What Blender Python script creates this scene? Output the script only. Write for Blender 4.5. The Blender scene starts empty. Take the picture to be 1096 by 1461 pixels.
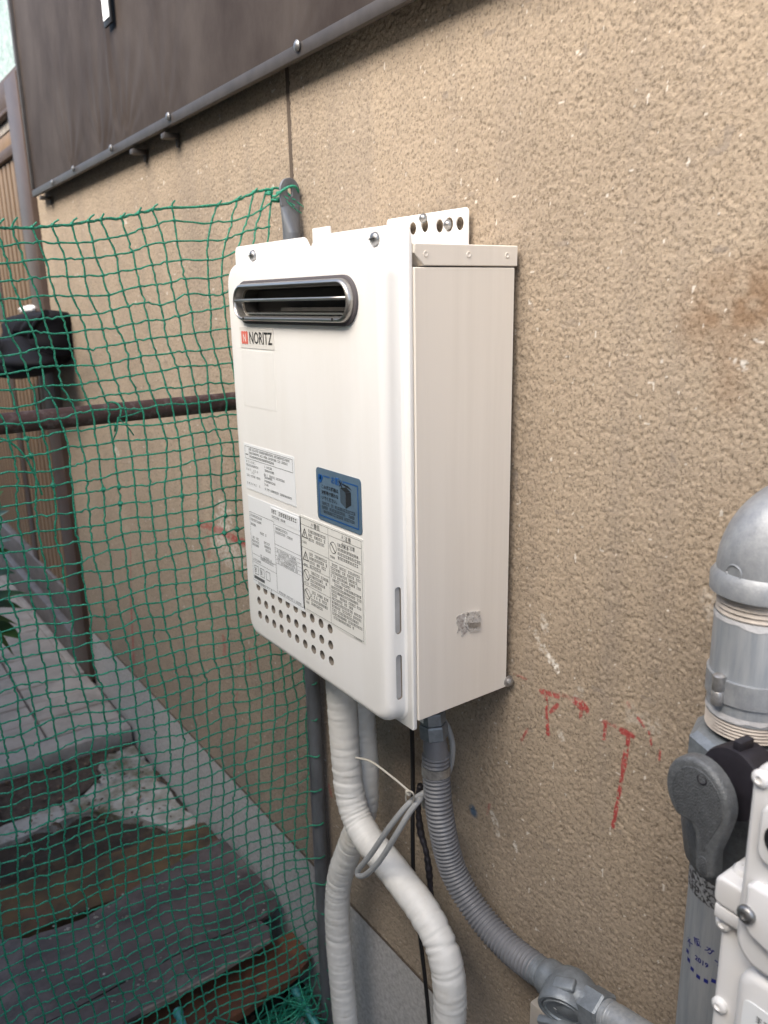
import bpy, bmesh, math, random
import numpy as np
from mathutils import Vector, Matrix

random.seed(7)
rng = np.random.default_rng(7)
S = bpy.context.scene
C = S.collection

# ------------------------------------------------------------------ camera
RIGHT = np.array([0.58217736, 0.81281153, -0.02017246])
UP = np.array([-0.19723839, 0.16525469, 0.96632702])
FWD = np.array([-0.78877534, 0.55859493, -0.25652518])
EYE = np.array([0.7563, -0.7562, 0.5410])
FPX, PW, PH = 1145.6, 1096.0, 1461.0
cam_d = bpy.data.cameras.new('camera')
cam = bpy.data.objects.new('camera', cam_d)
C.objects.link(cam)
cam.matrix_world = Matrix(((RIGHT[0], UP[0], -FWD[0], EYE[0]), (RIGHT[1], UP[1], -FWD[1], EYE[1]),
                           (RIGHT[2], UP[2], -FWD[2], EYE[2]), (0, 0, 0, 1)))
cam_d.sensor_fit = 'HORIZONTAL'
cam_d.sensor_width = 36.0
cam_d.lens = 36.0 * FPX / PW
cam_d.clip_start = 0.02
cam_d.clip_end = 200
cam_d.dof.use_dof = True
cam_d.dof.focus_distance = 1.02
cam_d.dof.aperture_fstop = 9.0
S.camera = cam

# ------------------------------------------------------------------ light
SUN_EL, SUN_AZ = 40.0, 168.0           # azimuth measured from +Y, clockwise seen from above
w = bpy.data.worlds.new('World')
S.world = w
w.use_nodes = True
nt = w.node_tree
sky = nt.nodes.new('ShaderNodeTexSky')
sky.sky_type = 'NISHITA'
sky.sun_disc = False
sky.sun_elevation = math.radians(SUN_EL)
sky.sun_rotation = math.radians(SUN_AZ)
sky.air_density = 1.0
sky.dust_density = 2.5
sky.ozone_density = 1.0
nt.links.new(sky.outputs['Color'], nt.nodes['Background'].inputs['Color'])
nt.nodes['Background'].inputs['Strength'].default_value = 0.15
sun_d = bpy.data.lights.new('sun', 'SUN')
sun_d.energy = 3.2
sun_d.angle = math.radians(52)
sun_d.color = (1.0, 0.90, 0.76)
sun = bpy.data.objects.new('sun', sun_d)
C.objects.link(sun)
az, el = math.radians(SUN_AZ), math.radians(SUN_EL)
sdir = Vector((math.sin(az) * math.cos(el), math.cos(az) * math.cos(el), math.sin(el)))
sun.rotation_euler = sdir.to_track_quat('Z', 'Y').to_euler()
S.view_settings.view_transform = 'Standard'
S.view_settings.look = 'None'
S.view_settings.gamma = 1
S.view_settings.use_curve_mapping = False
S.view_settings.exposure = 1.42
S.render.engine = 'CYCLES'
S.cycles.use_denoising = True
S.cycles.max_bounces = 8
S.cycles.diffuse_bounces = 5

# ------------------------------------------------------------------ helpers
def P(px, py, axis, val):
    """the point of the plane (axis = val) that the photograph's pixel looks at"""
    d = RIGHT * ((px - PW / 2) / FPX) - UP * ((py - PH / 2) / FPX) + FWD
    return EYE + d * ((val - EYE[axis]) / d[axis])

def PD(px, py, depth):
    d = RIGHT * ((px - PW / 2) / FPX) - UP * ((py - PH / 2) / FPX) + FWD
    return EYE + d * depth

def tag(o, label=None, cat=None, group=None, kind=None):
    if label: o['label'] = label
    if cat: o['category'] = cat
    if group: o['group'] = group
    if kind: o['kind'] = kind
    return o

def empty(name, loc, label, cat, group=None):
    o = bpy.data.objects.new(name, None)
    C.objects.link(o)
    o.location = [float(v) for v in loc]
    o.empty_display_size = 0.05
    return tag(o, label, cat, group)

def link(name, me, parent=None):
    o = bpy.data.objects.new(name, me)
    C.objects.link(o)
    if parent is not None:
        o.parent = parent
        r = parent
        t = Vector((0, 0, 0))
        while r is not None:
            t += r.location
            r = r.parent
        o.location = -t           # meshes are built in world coordinates
        if parent.type == 'MESH':
            o.location = (0, 0, 0)
    return o

def build(name, verts, faces, m, parent=None, smooth=False, sharp=None):
    me = bpy.data.meshes.new(name)
    me.from_pydata([tuple(float(c) for c in v) for v in verts], [], faces)
    me.update()
    bm = bmesh.new(); bm.from_mesh(me)
    bmesh.ops.recalc_face_normals(bm, faces=bm.faces)
    bm.to_mesh(me); bm.free()
    if m is not None: me.materials.append(m)
    if smooth: shade(me, sharp)
    return link(name, me, parent)

def shade(me, sharp=None):
    n = len(me.polygons)
    me.polygons.foreach_set('use_smooth', [True] * n)
    if sharp is not None:
        bm = bmesh.new(); bm.from_mesh(me)
        a = math.radians(sharp)
        for e in bm.edges:
            e.smooth = not (len(e.link_faces) == 2 and e.calc_face_angle(0) > a)
        bm.to_mesh(me); bm.free()
    me.update()

def from_bm(name, bm, m, parent=None, smooth=False, sharp=None):
    me = bpy.data.meshes.new(name)
    bmesh.ops.recalc_face_normals(bm, faces=bm.faces)
    bm.to_mesh(me); bm.free()
    if m is not None: me.materials.append(m)
    if smooth: shade(me, sharp)
    return link(name, me, parent)

def bm_box(bm, lo, hi, bev=0.0, seg=2, M=None):
    t = bmesh.new()
    bmesh.ops.create_cube(t, size=1)
    for v in t.verts:
        v.co = Vector([lo[i] + (v.co[i] + .5) * (hi[i] - lo[i]) for i in range(3)])
    if bev > 0:
        bmesh.ops.bevel(t, geom=list(t.edges), offset=bev, segments=seg, profile=.5, affect='EDGES')
    if M is not None:
        t.transform(M)
    merge(bm, t)

def merge(bm, t):
    me = bpy.data.meshes.new('tmp')
    t.to_mesh(me); t.free()
    bm.from_mesh(me)
    bpy.data.meshes.remove(me)

def box(name, lo, hi, m, parent=None, bev=0.0, seg=2, M=None):
    bm = bmesh.new()
    bm_box(bm, lo, hi, bev, seg, M)
    return from_bm(name, bm, m, parent, smooth=bev > 0, sharp=35)

def spline(pts, n):
    p = np.array(pts, float)
    p = np.vstack([2 * p[0] - p[1], p, 2 * p[-1] - p[-2]])
    out = []
    k = len(p) - 3
    for i in range(k):
        a, b, c, d = p[i:i + 4]
        ts = np.linspace(0, 1, n, endpoint=(i == k - 1))[:, None]
        out.append(.5 * (2 * b + (c - a) * ts + (2 * a - 5 * b + 4 * c - d) * ts ** 2 + (3 * b - a - 3 * c + d) * ts ** 3))
    return np.vstack(out)

def resample(p, step):
    d = np.r_[0, np.cumsum(np.linalg.norm(np.diff(p, axis=0), axis=1))]
    n = max(2, int(d[-1] / step))
    s = np.linspace(0, d[-1], n)
    return np.stack([np.interp(s, d, p[:, i]) for i in range(3)], 1), s

def sweep(p, rad, seg=12, caps=True):
    """verts, faces of a tube along p; rad(i, angles) gives radii"""
    n = len(p)
    t = np.gradient(p, axis=0)
    t /= np.linalg.norm(t, axis=1)[:, None] + 1e-12
    u = np.cross(t[0], [0, 0, 1.0])
    if np.linalg.norm(u) < 1e-3: u = np.cross(t[0], [0, 1.0, 0])
    u /= np.linalg.norm(u)
    ang = np.linspace(0, 2 * np.pi, seg, endpoint=False)
    V = np.zeros((n, seg, 3))
    for i in range(n):
        u = u - t[i] * (u @ t[i]); u /= np.linalg.norm(u)
        v = np.cross(t[i], u)
        r = rad(i, ang) if callable(rad) else np.full(seg, rad)
        V[i] = p[i] + (np.cos(ang) * r)[:, None] * u + (np.sin(ang) * r)[:, None] * v
    V = V.reshape(-1, 3)
    F = []
    for i in range(n - 1):
        for j in range(seg):
            k = (j + 1) % seg
            F.append((i * seg + j, i * seg + k, (i + 1) * seg + k, (i + 1) * seg + j))
    if caps:
        F.append(tuple(range(seg))[::-1]); F.append(tuple((n - 1) * seg + j for j in range(seg)))
    return V, F

def tube(name, pts, rad, m, parent=None, seg=12, step=0.01, n=12, raw=False, smooth=True):
    p = np.array(pts, float)
    if not raw:
        p, s = resample(spline(p, n), step)
    V, F = sweep(p, rad, seg)
    return build(name, V, F, m, parent, smooth=smooth, sharp=50)

def lathe(name, prof, origin, axis, m, parent=None, seg=24, sharp=40, hexa=False):
    """prof: (radius, height) pairs turned about axis through origin"""
    ax = Vector(axis).normalized()
    q = Vector((0, 0, 1)).rotation_difference(ax)
    V, F = [], []
    seg = 6 if hexa else seg
    for r, h in prof:
        for j in range(seg):
            a = 2 * math.pi * j / seg
            V.append(q @ Vector((r * math.cos(a), r * math.sin(a), h)) + Vector([float(c) for c in origin]))
    n = len(prof)
    for i in range(n - 1):
        for j in range(seg):
            k = (j + 1) % seg
            F.append((i * seg + j, i * seg + k, (i + 1) * seg + k, (i + 1) * seg + j))
    F.append(tuple(range(seg))); F.append(tuple((n - 1) * seg + j for j in range(seg)))
    return build(name, V, F, m, parent, smooth=not hexa, sharp=sharp)

def extrude(name, outline, axis, a, b, m, parent=None, bev=0.0, seg=2, holes=(), hmat=None, smooth=True):
    """outline: 2-D loop; extruded along axis from a to b"""
    def to3(p, h):
        return (h, p[0], p[1]) if axis == 0 else ((p[0], h, p[1]) if axis == 1 else (p[0], p[1], h))
    bm = bmesh.new()
    loops = [outline] + list(holes)
    edges, rings = [], []
    for lp in loops:
        vs = [bm.verts.new(to3(p, a)) for p in lp]
        rings.append(vs)
        for i in range(len(vs)): edges.append(bm.edges.new((vs[i], vs[(i + 1) % len(vs)])))
    bmesh.ops.triangle_fill(bm, use_beauty=True, edges=edges)
    if not holes:
        bmesh.ops.dissolve_faces(bm, faces=list(bm.faces))
    g = bmesh.ops.extrude_face_region(bm, geom=list(bm.faces))
    dv = [0, 0, 0]; dv[axis] = b - a
    bmesh.ops.translate(bm, vec=dv, verts=[v for v in g['geom'] if isinstance(v, bmesh.types.BMVert)])
    if bev:
        es = [e for e in bm.edges if len(e.link_faces) == 2 and e.calc_face_angle(0) > 1.2]
        bmesh.ops.bevel(bm, geom=es, offset=bev, segments=seg, profile=.5, affect='EDGES')
    return from_bm(name, bm, m, parent, smooth=smooth, sharp=35)

def rrect(x0, x1, z0, z1, r, n=6):
    out = []
    for cx, cz, a0 in ((x1 - r, z1 - r, 0), (x0 + r, z1 - r, 90), (x0 + r, z0 + r, 180), (x1 - r, z0 + r, 270)):
        for i in range(n + 1):
            a = math.radians(a0 + 90 * i / n)
            out.append((cx + r * math.cos(a), cz + r * math.sin(a)))
    return out

def circle(cx, cz, r, n=16):
    return [(cx + r * math.cos(2 * math.pi * i / n), cz + r * math.sin(2 * math.pi * i / n)) for i in range(n)]

def text(name, body, size, at, m, parent=None, align='LEFT', sx=1.0, bold=0.0, M=None, depth=0.0):
    """flat lettering on a plane facing -Y; at = (x, y, z) of the line's baseline start"""
    cu = bpy.data.curves.new(name, 'FONT')
    cu.body = body; cu.size = size; cu.align_x = align
    cu.offset = bold; cu.extrude = depth
    cu.resolution_u = 2
    o = bpy.data.objects.new(name, cu)
    C.objects.link(o)
    dg = bpy.context.evaluated_depsgraph_get()
    me = bpy.data.meshes.new_from_object(o.evaluated_get(dg))
    bpy.data.objects.remove(o); bpy.data.curves.remove(cu)
    T = Matrix.Translation(Vector([float(c) for c in at])) @ (M or Matrix.Rotation(math.radians(90), 4, 'X')) @ Matrix.Diagonal((sx, 1, 1, 1))
    me.transform(T)
    me.materials.clear(); me.materials.append(m)
    return link(name, me, parent)

# value noise on numpy arrays
def _hash(i, j, k, s):
    h = (i.astype(np.int64) * 374761393 + j.astype(np.int64) * 668265263 + k * 2147483647 + s * 1274126177) & 0xFFFFFFFF
    h = ((h ^ (h >> 13)) * 1274126177) & 0xFFFFFFFF
    h = h ^ (h >> 16)
    return (h & 0xFFFF) / 65535.0

def vnoise(x, y, s=0):
    i, j = np.floor(x), np.floor(y)
    fx, fy = x - i, y - j
    fx = fx * fx * (3 - 2 * fx); fy = fy * fy * (3 - 2 * fy)
    a = _hash(i, j, 0, s); b = _hash(i + 1, j, 0, s); c = _hash(i, j + 1, 0, s); d = _hash(i + 1, j + 1, 0, s)
    return (a * (1 - fx) + b * fx) * (1 - fy) + (c * (1 - fx) + d * fx) * fy

# ------------------------------------------------------------------ materials
def mat(name, col, rough=.6, metal=0.0, var=0.0, vscale=8.0, col2=None, bump=0.0, bscale=60.0, spec=0.5, stretch=(1, 1, 1), detail=4, lo=.35, hi=.65, dust=None):
    m = bpy.data.materials.new(name)
    m.use_nodes = True
    t = m.node_tree
    b = t.nodes['Principled BSDF']
    b.inputs['Base Color'].default_value = (*col, 1)
    b.inputs['Roughness'].default_value = rough
    b.inputs['Metallic'].default_value = metal
    b.inputs['Specular IOR Level'].default_value = spec
    if var or col2 or bump:
        g = t.nodes.new('ShaderNodeNewGeometry')
        mp = t.nodes.new('ShaderNodeMapping')
        mp.inputs['Scale'].default_value = stretch
        t.links.new(g.outputs['Position'], mp.inputs['Vector'])
    if var or col2:
        nz = t.nodes.new('ShaderNodeTexNoise')
        nz.inputs['Scale'].default_value = vscale
        nz.inputs['Detail'].default_value = detail
        nz.inputs['Roughness'].default_value = .65
        t.links.new(mp.outputs[0], nz.inputs['Vector'])
        r = t.nodes.new('ShaderNodeValToRGB')
        c2 = col2 or tuple(c * (1 - var) for c in col)
        r.color_ramp.elements[0].position = lo; r.color_ramp.elements[0].color = (*c2, 1)
        r.color_ramp.elements[1].position = hi; r.color_ramp.elements[1].color = (*col, 1)
        t.links.new(nz.outputs['Fac'], r.inputs['Fac'])
        out = r.outputs['Color']
        if dust:
            dc, ds, dlo, dhi = dust
            n3 = t.nodes.new('ShaderNodeTexNoise'); n3.inputs['Scale'].default_value = ds; n3.inputs['Detail'].default_value = 9; n3.inputs['Roughness'].default_value = .7
            t.links.new(g.outputs['Position'], n3.inputs['Vector'])
            mr = t.nodes.new('ShaderNodeMapRange'); mr.inputs['From Min'].default_value = dlo; mr.inputs['From Max'].default_value = dhi
            t.links.new(n3.outputs['Fac'], mr.inputs['Value'])
            mx_ = t.nodes.new('ShaderNodeMix'); mx_.data_type = 'RGBA'
            t.links.new(mr.outputs['Result'], mx_.inputs['Factor']); t.links.new(out, mx_.inputs['A']); mx_.inputs['B'].default_value = (*dc, 1)
            out = mx_.outputs['Result']
        t.links.new(out, b.inputs['Base Color'])
    if bump:
        n2 = t.nodes.new('ShaderNodeTexNoise')
        n2.inputs['Scale'].default_value = bscale
        n2.inputs['Detail'].default_value = 3
        t.links.new(mp.outputs[0], n2.inputs['Vector'])
        bp = t.nodes.new('ShaderNodeBump')
        bp.inputs['Strength'].default_value = bump
        bp.inputs['Distance'].default_value = .002
        t.links.new(n2.outputs['Fac'], bp.inputs['Height'])
        t.links.new(bp.outputs['Normal'], b.inputs['Normal'])
    return m

def stucco_mat():
    m = bpy.data.materials.new('stucco'); m.use_nodes = True
    t = m.node_tree; L = t.links.new
    b = t.nodes['Principled BSDF']; b.inputs['Roughness'].default_value = .95; b.inputs['Specular IOR Level'].default_value = .2
    g = t.nodes.new('ShaderNodeNewGeometry')
    def noise(scale, detail=3, rough=.6):
        n = t.nodes.new('ShaderNodeTexNoise'); n.inputs['Scale'].default_value = scale; n.inputs['Detail'].default_value = detail
        n.inputs['Roughness'].default_value = rough
        L(g.outputs['Position'], n.inputs['Vector']); return n
    def ramp(src, stops):
        r = t.nodes.new('ShaderNodeValToRGB')
        while len(r.color_ramp.elements) < len(stops): r.color_ramp.elements.new(.5)
        for e, (p, c) in zip(r.color_ramp.elements, stops): e.position = p; e.color = (*c, 1)
        L(src, r.inputs['Fac']); return r
    def mix(kind, fac, a, bb):
        x = t.nodes.new('ShaderNodeMix'); x.data_type = 'RGBA'; x.blend_type = kind
        if isinstance(fac, float): x.inputs['Factor'].default_value = fac
        else: L(fac, x.inputs['Factor'])
        L(a, x.inputs['A'])
        if isinstance(bb, tuple): x.inputs['B'].default_value = (*bb, 1)
        else: L(bb, x.inputs['B'])
        return x.outputs['Result']
    base = ramp(noise(2.2, 5).outputs['Fac'], [(.3, (.290, .240, .186)), (.7, (.372, .310, .240))])
    grain = ramp(noise(270, 3).outputs['Fac'], [(.33, (.46, .44, .42)), (.47, (.97, .95, .93)), (.7, (1.18, 1.16, 1.13))])
    c = mix('MULTIPLY', .8, base.outputs['Color'], grain.outputs['Color'])
    def attr(n):
        a = t.nodes.new('ShaderNodeAttribute'); a.attribute_name = n; return a.outputs['Fac']
    c = mix('MIX', attr('grime_and_grey'), c, (.185, .163, .147))
    c = mix('MIX', attr('rust'), c, (.18, .098, .048))
    c = mix('MIX', attr('lime'), c, (.72, .69, .64))
    c = mix('MIX', attr('red'), c, (.33, .042, .045))
    c = mix('MIX', attr('blue'), c, (.05, .10, .17))
    L(c, b.inputs['Base Color'])
    bp = t.nodes.new('ShaderNodeBump'); bp.inputs['Strength'].default_value = .75; bp.inputs['Distance'].default_value = .0015
    L(noise(300, 3).outputs['Fac'], bp.inputs['Height']); L(bp.outputs['Normal'], b.inputs['Normal'])
    return m

M = {
    'stucco': stucco_mat(),
    'base': mat('base_render', (.48, .475, .475), .9, var=.35, vscale=110, bump=.6, bscale=260, detail=6),
    'sealant': mat('sealant', (.10, .075, .055), .8, var=.3, vscale=40),
    'white': mat('enamel_white', (.82, .81, .785), .34, col2=(.785, .77, .735), vscale=7, stretch=(3, 3, .5), spec=.45, lo=.25, hi=.6, detail=7, dust=((.66, .61, .52), 16, .66, .80)),
    'casing_beige': mat('enamel_beige', (.80, .745, .67), .40, col2=(.73, .675, .60), vscale=5, stretch=(5, 5, .18), lo=.28, hi=.6, detail=6, dust=((.52, .47, .41), 14, .66, .82)),  # warmer, slightly darker enamel for casing and lid
    'flange': mat('enamel_flange', (.78, .775, .755), .35, var=.05, vscale=7),
    'dark_inside': mat('dark_inside', (.02, .018, .016), .8),
    'hole': mat('hole_inside', (.20, .175, .145), .8),
    'slot_': mat('slot_floor', (.50, .49, .48), .6, var=.2, vscale=40),
    'steel': mat('brushed_steel', (.46, .44, .41), .36, .9, var=.18, vscale=12, stretch=(1, 1, 8)),
    'duct': mat('sooty_duct', (.10, .09, .08), .5, .6, var=.6, vscale=20),
    'gasket': mat('gasket', (.09, .08, .085), .7),
    'screw': mat('zinc_screw', (.36, .36, .36), .4, .9, var=.4, vscale=300),
    'foil': mat('foil_residue', (.70, .69, .67), .4, .4, col2=(.20, .175, .16), vscale=130, bump=1, bscale=240, lo=.32, hi=.48),
    'scratch': mat('torn_tape', (.30, .26, .24), .6, .2, col2=(.66, .64, .61), vscale=200),
    'sticker_clear': mat('brand_plate', (.72, .70, .66), .3),
    'paper': mat('label_white', (.80, .82, .83), .4),
    'paper_cream': mat('label_cream', (.74, .735, .69), .45),
    'print': mat('label_print', (.025, .025, .025), .7),
    'print_grey': mat('label_print_grey', (.10, .105, .11), .7),
    'blue': mat('label_blue', (.10, .16, .225), .45, var=.2, vscale=25),
    'blue_dark': mat('label_blue_print', (.006, .075, .27), .4),
    'blue_ink': mat('label_black_print', (.018, .020, .024), .5),
    'logo_red': mat('logo_red', (.70, .16, .12), .4),
    'panel_sheet': mat('dark_sheet', (.030, .0225, .0195), .62, col2=(.058, .048, .043), vscale=5, stretch=(1, 1, .6), bump=.15, bscale=90, spec=.12, detail=8),
    'panel_frame': mat('dark_frame', (.055, .048, .045), .5, .1, var=.3, vscale=30),
    'tape_wrap': mat('wrap_tape', (.70, .69, .66), .5, var=.10, dust=((.46, .41, .33), 9, .56, .85), vscale=18, bump=.12, bscale=60),
    'pole': mat('galv_pole', (.20, .215, .24), .5, .45, var=.4, vscale=26, stretch=(1, 1, .25)),
    'net': mat('net_cord', (.022, .32, .19), .45, col2=(.010, .14, .088), vscale=420, bump=.8, bscale=500, lo=.42, hi=.56),
    'iron': mat('rust_pipe', (.075, .040, .036), .65, .2, col2=(.16, .12, .115), vscale=45, bump=.4, bscale=130, lo=.3, hi=.5),
    'grey_hose': mat('grey_pvc', (.17, .175, .19), .45, var=.2, vscale=20),
    'alu': mat('silver_band', (.48, .47, .46), .42, .7, var=.4, vscale=120),
    'galv': mat('galvanised', (.38, .395, .41), .56, .5, col2=(.27, .285, .305), vscale=70, bump=.18, bscale=420, detail=6, stretch=(1, 1, .6)),
    'galv_pipe': mat('galvanised_pipe', (.27, .30, .335), .5, .4, col2=(.40, .42, .44), vscale=60, stretch=(2, 2, .18), bump=.1, bscale=300, lo=.4, hi=.75),
    'cast': mat('cast_grey', (.155, .165, .175), .5, .25, col2=(.11, .118, .125), vscale=160, bump=.5, bscale=520),
    'cast_face': mat('cast_face', (.105, .112, .12), .6, .2, var=.3, vscale=160, bump=.7, bscale=620),
    'cast_light': mat('cast_light', (.26, .29, .32), .45, .4, var=.3, vscale=60, bump=.2, bscale=400),
    'black': mat('black_rubber', (.012, .012, .014), .5),
    'black_cap': mat('black_cap', (.022, .02, .027), .5, var=.4, vscale=60),
    'thread': mat('thread_sealant', (.50, .45, .40), .6, .1, var=.3, vscale=50),
    'paste': mat('sealing_paste', (.52, .52, .53), .7, bump=.5, bscale=200),
    'mesh_tape': mat('mesh_tape', (.30, .31, .32), .7, col2=(.035, .035, .04), vscale=260, lo=.45, hi=.52),
    'cable': mat('grey_cable', (.33, .335, .335), .5, var=.12, vscale=20),
    'cable_tie': mat('cable_tie', (.52, .49, .43), .5),
    'meter': mat('meter_paint', (.76, .755, .75), .33, var=.04, vscale=9, bump=.04, bscale=200),
    'soil': mat('soil', (.055, .042, .032), .95, col2=(.022, .017, .013), vscale=14, dust=((.12, .085, .04), 7, .52, .72), bump=1, bscale=90, detail=8),
    'gravel': mat('stone', (.17, .165, .16), .85, var=.4, vscale=40, bump=.4, bscale=160),
    'pebble': mat('pale_pebble', (.62, .60, .58), .6, var=.15, vscale=40),
    'concrete': mat('old_concrete', (.38, .37, .345), .9, col2=(.15, .14, .10), vscale=11, dust=((.10, .09, .05), 6, .52, .66), bump=.5, bscale=120, detail=8, lo=.30, hi=.56),
    'tile': mat('paving_tile', (.36, .325, .29), .7, var=.25, dust=((.18, .16, .14), 5, .52, .75), vscale=9, bump=.15, bscale=160),
    'tile_edge': mat('paving_edge', (.37, .345, .32), .75, var=.25, vscale=20),
    'grout': mat('grout', (.075, .068, .062), .9),
    'board': mat('painted_board', (.105, .082, .078), .6, col2=(.045, .033, .032), vscale=13, bump=.3, bscale=70, detail=8, stretch=(1, .6, 1), dust=((.19, .165, .15), 5.5, .53, .75)),
    'board_chip': mat('board_raw_edge', (.30, .25, .21), .8, var=.4, vscale=40),
    'rust_board': mat('rusty_plate', (.17, .062, .026), .8, col2=(.075, .035, .022), dust=((.035, .025, .022), 12, .55, .7), vscale=18, bump=.4, bscale=90, detail=8),
    'moss_board': mat('mossy_board', (.12, .075, .032), .85, col2=(.035, .025, .016), vscale=9, dust=((.15, .065, .045), 6, .55, .7), bump=.5, bscale=80, detail=8),
    'bark': mat('leaf_litter', (.042, .030, .024), .95, col2=(.085, .065, .05), vscale=60, bump=1, bscale=120, detail=8),
    'teal': mat('teal_plastic', (.06, .30, .29), .4, var=.2, vscale=50),
    'door': mat('ribbed_brown', (.20, .13, .075), .5, var=.22, vscale=5, stretch=(3, 3, .3)),
    'door_dark': mat('brown_frame', (.085, .055, .040), .45, .2, var=.25, vscale=14),
    'sill': mat('grey_sill', (.17, .155, .15), .5, .2, var=.4, vscale=14),
    'ledge': mat('pale_ledge', (.34, .31, .28), .7, var=.3, vscale=20),
    'glass': mat('frosted_glass', (.17, .23, .19), .35, col2=(.36, .42, .38), vscale=55, bump=1.0, bscale=110, detail=3),
    'bag': mat('black_nylon', (.005, .005, .008), .75, var=.3, vscale=20, bump=.2, bscale=200, spec=.2),
    'bag_white': mat('white_cloth', (.72, .73, .74), .7),
    'leaf': mat('leaf', (.022, .075, .022), .6, spec=.25, col2=(.05, .12, .03), vscale=14),
    'leaf_light': mat('leaf_light', (.07, .16, .035), .45, var=.3, vscale=14),
    'stem': mat('stem', (.09, .10, .04), .7),
    'pot': mat('dark_pot', (.022, .020, .02), .5),
    'plaster': mat('neighbour_plaster', (.42, .41, .39), .9, var=.2, vscale=3),
    'stamp': mat('stamp_ink', (.012, .018, .16), .6),
    'tan_box': mat('grey_plate', (.36, .33, .295), .6, var=.15, vscale=30),
}

# ------------------------------------------------------------------ stucco house wall
WALL_X0, WALL_TOP, BASE_Z = -2.345, 2.6, -0.692
JX = -0.571
def seg_dist(X, Z, a, b):
    a = np.array(a); b = np.array(b); d = b - a
    L2 = (d @ d) + 1e-12
    t = np.clip(((X - a[0]) * d[0] + (Z - a[1]) * d[1]) / L2, 0, 1)
    return np.hypot(X - a[0] - t * d[0], Z - a[1] - t * d[1])

def wp(px, py):
    p = P(px, py, 1, 0); return (p[0], p[2])

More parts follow.
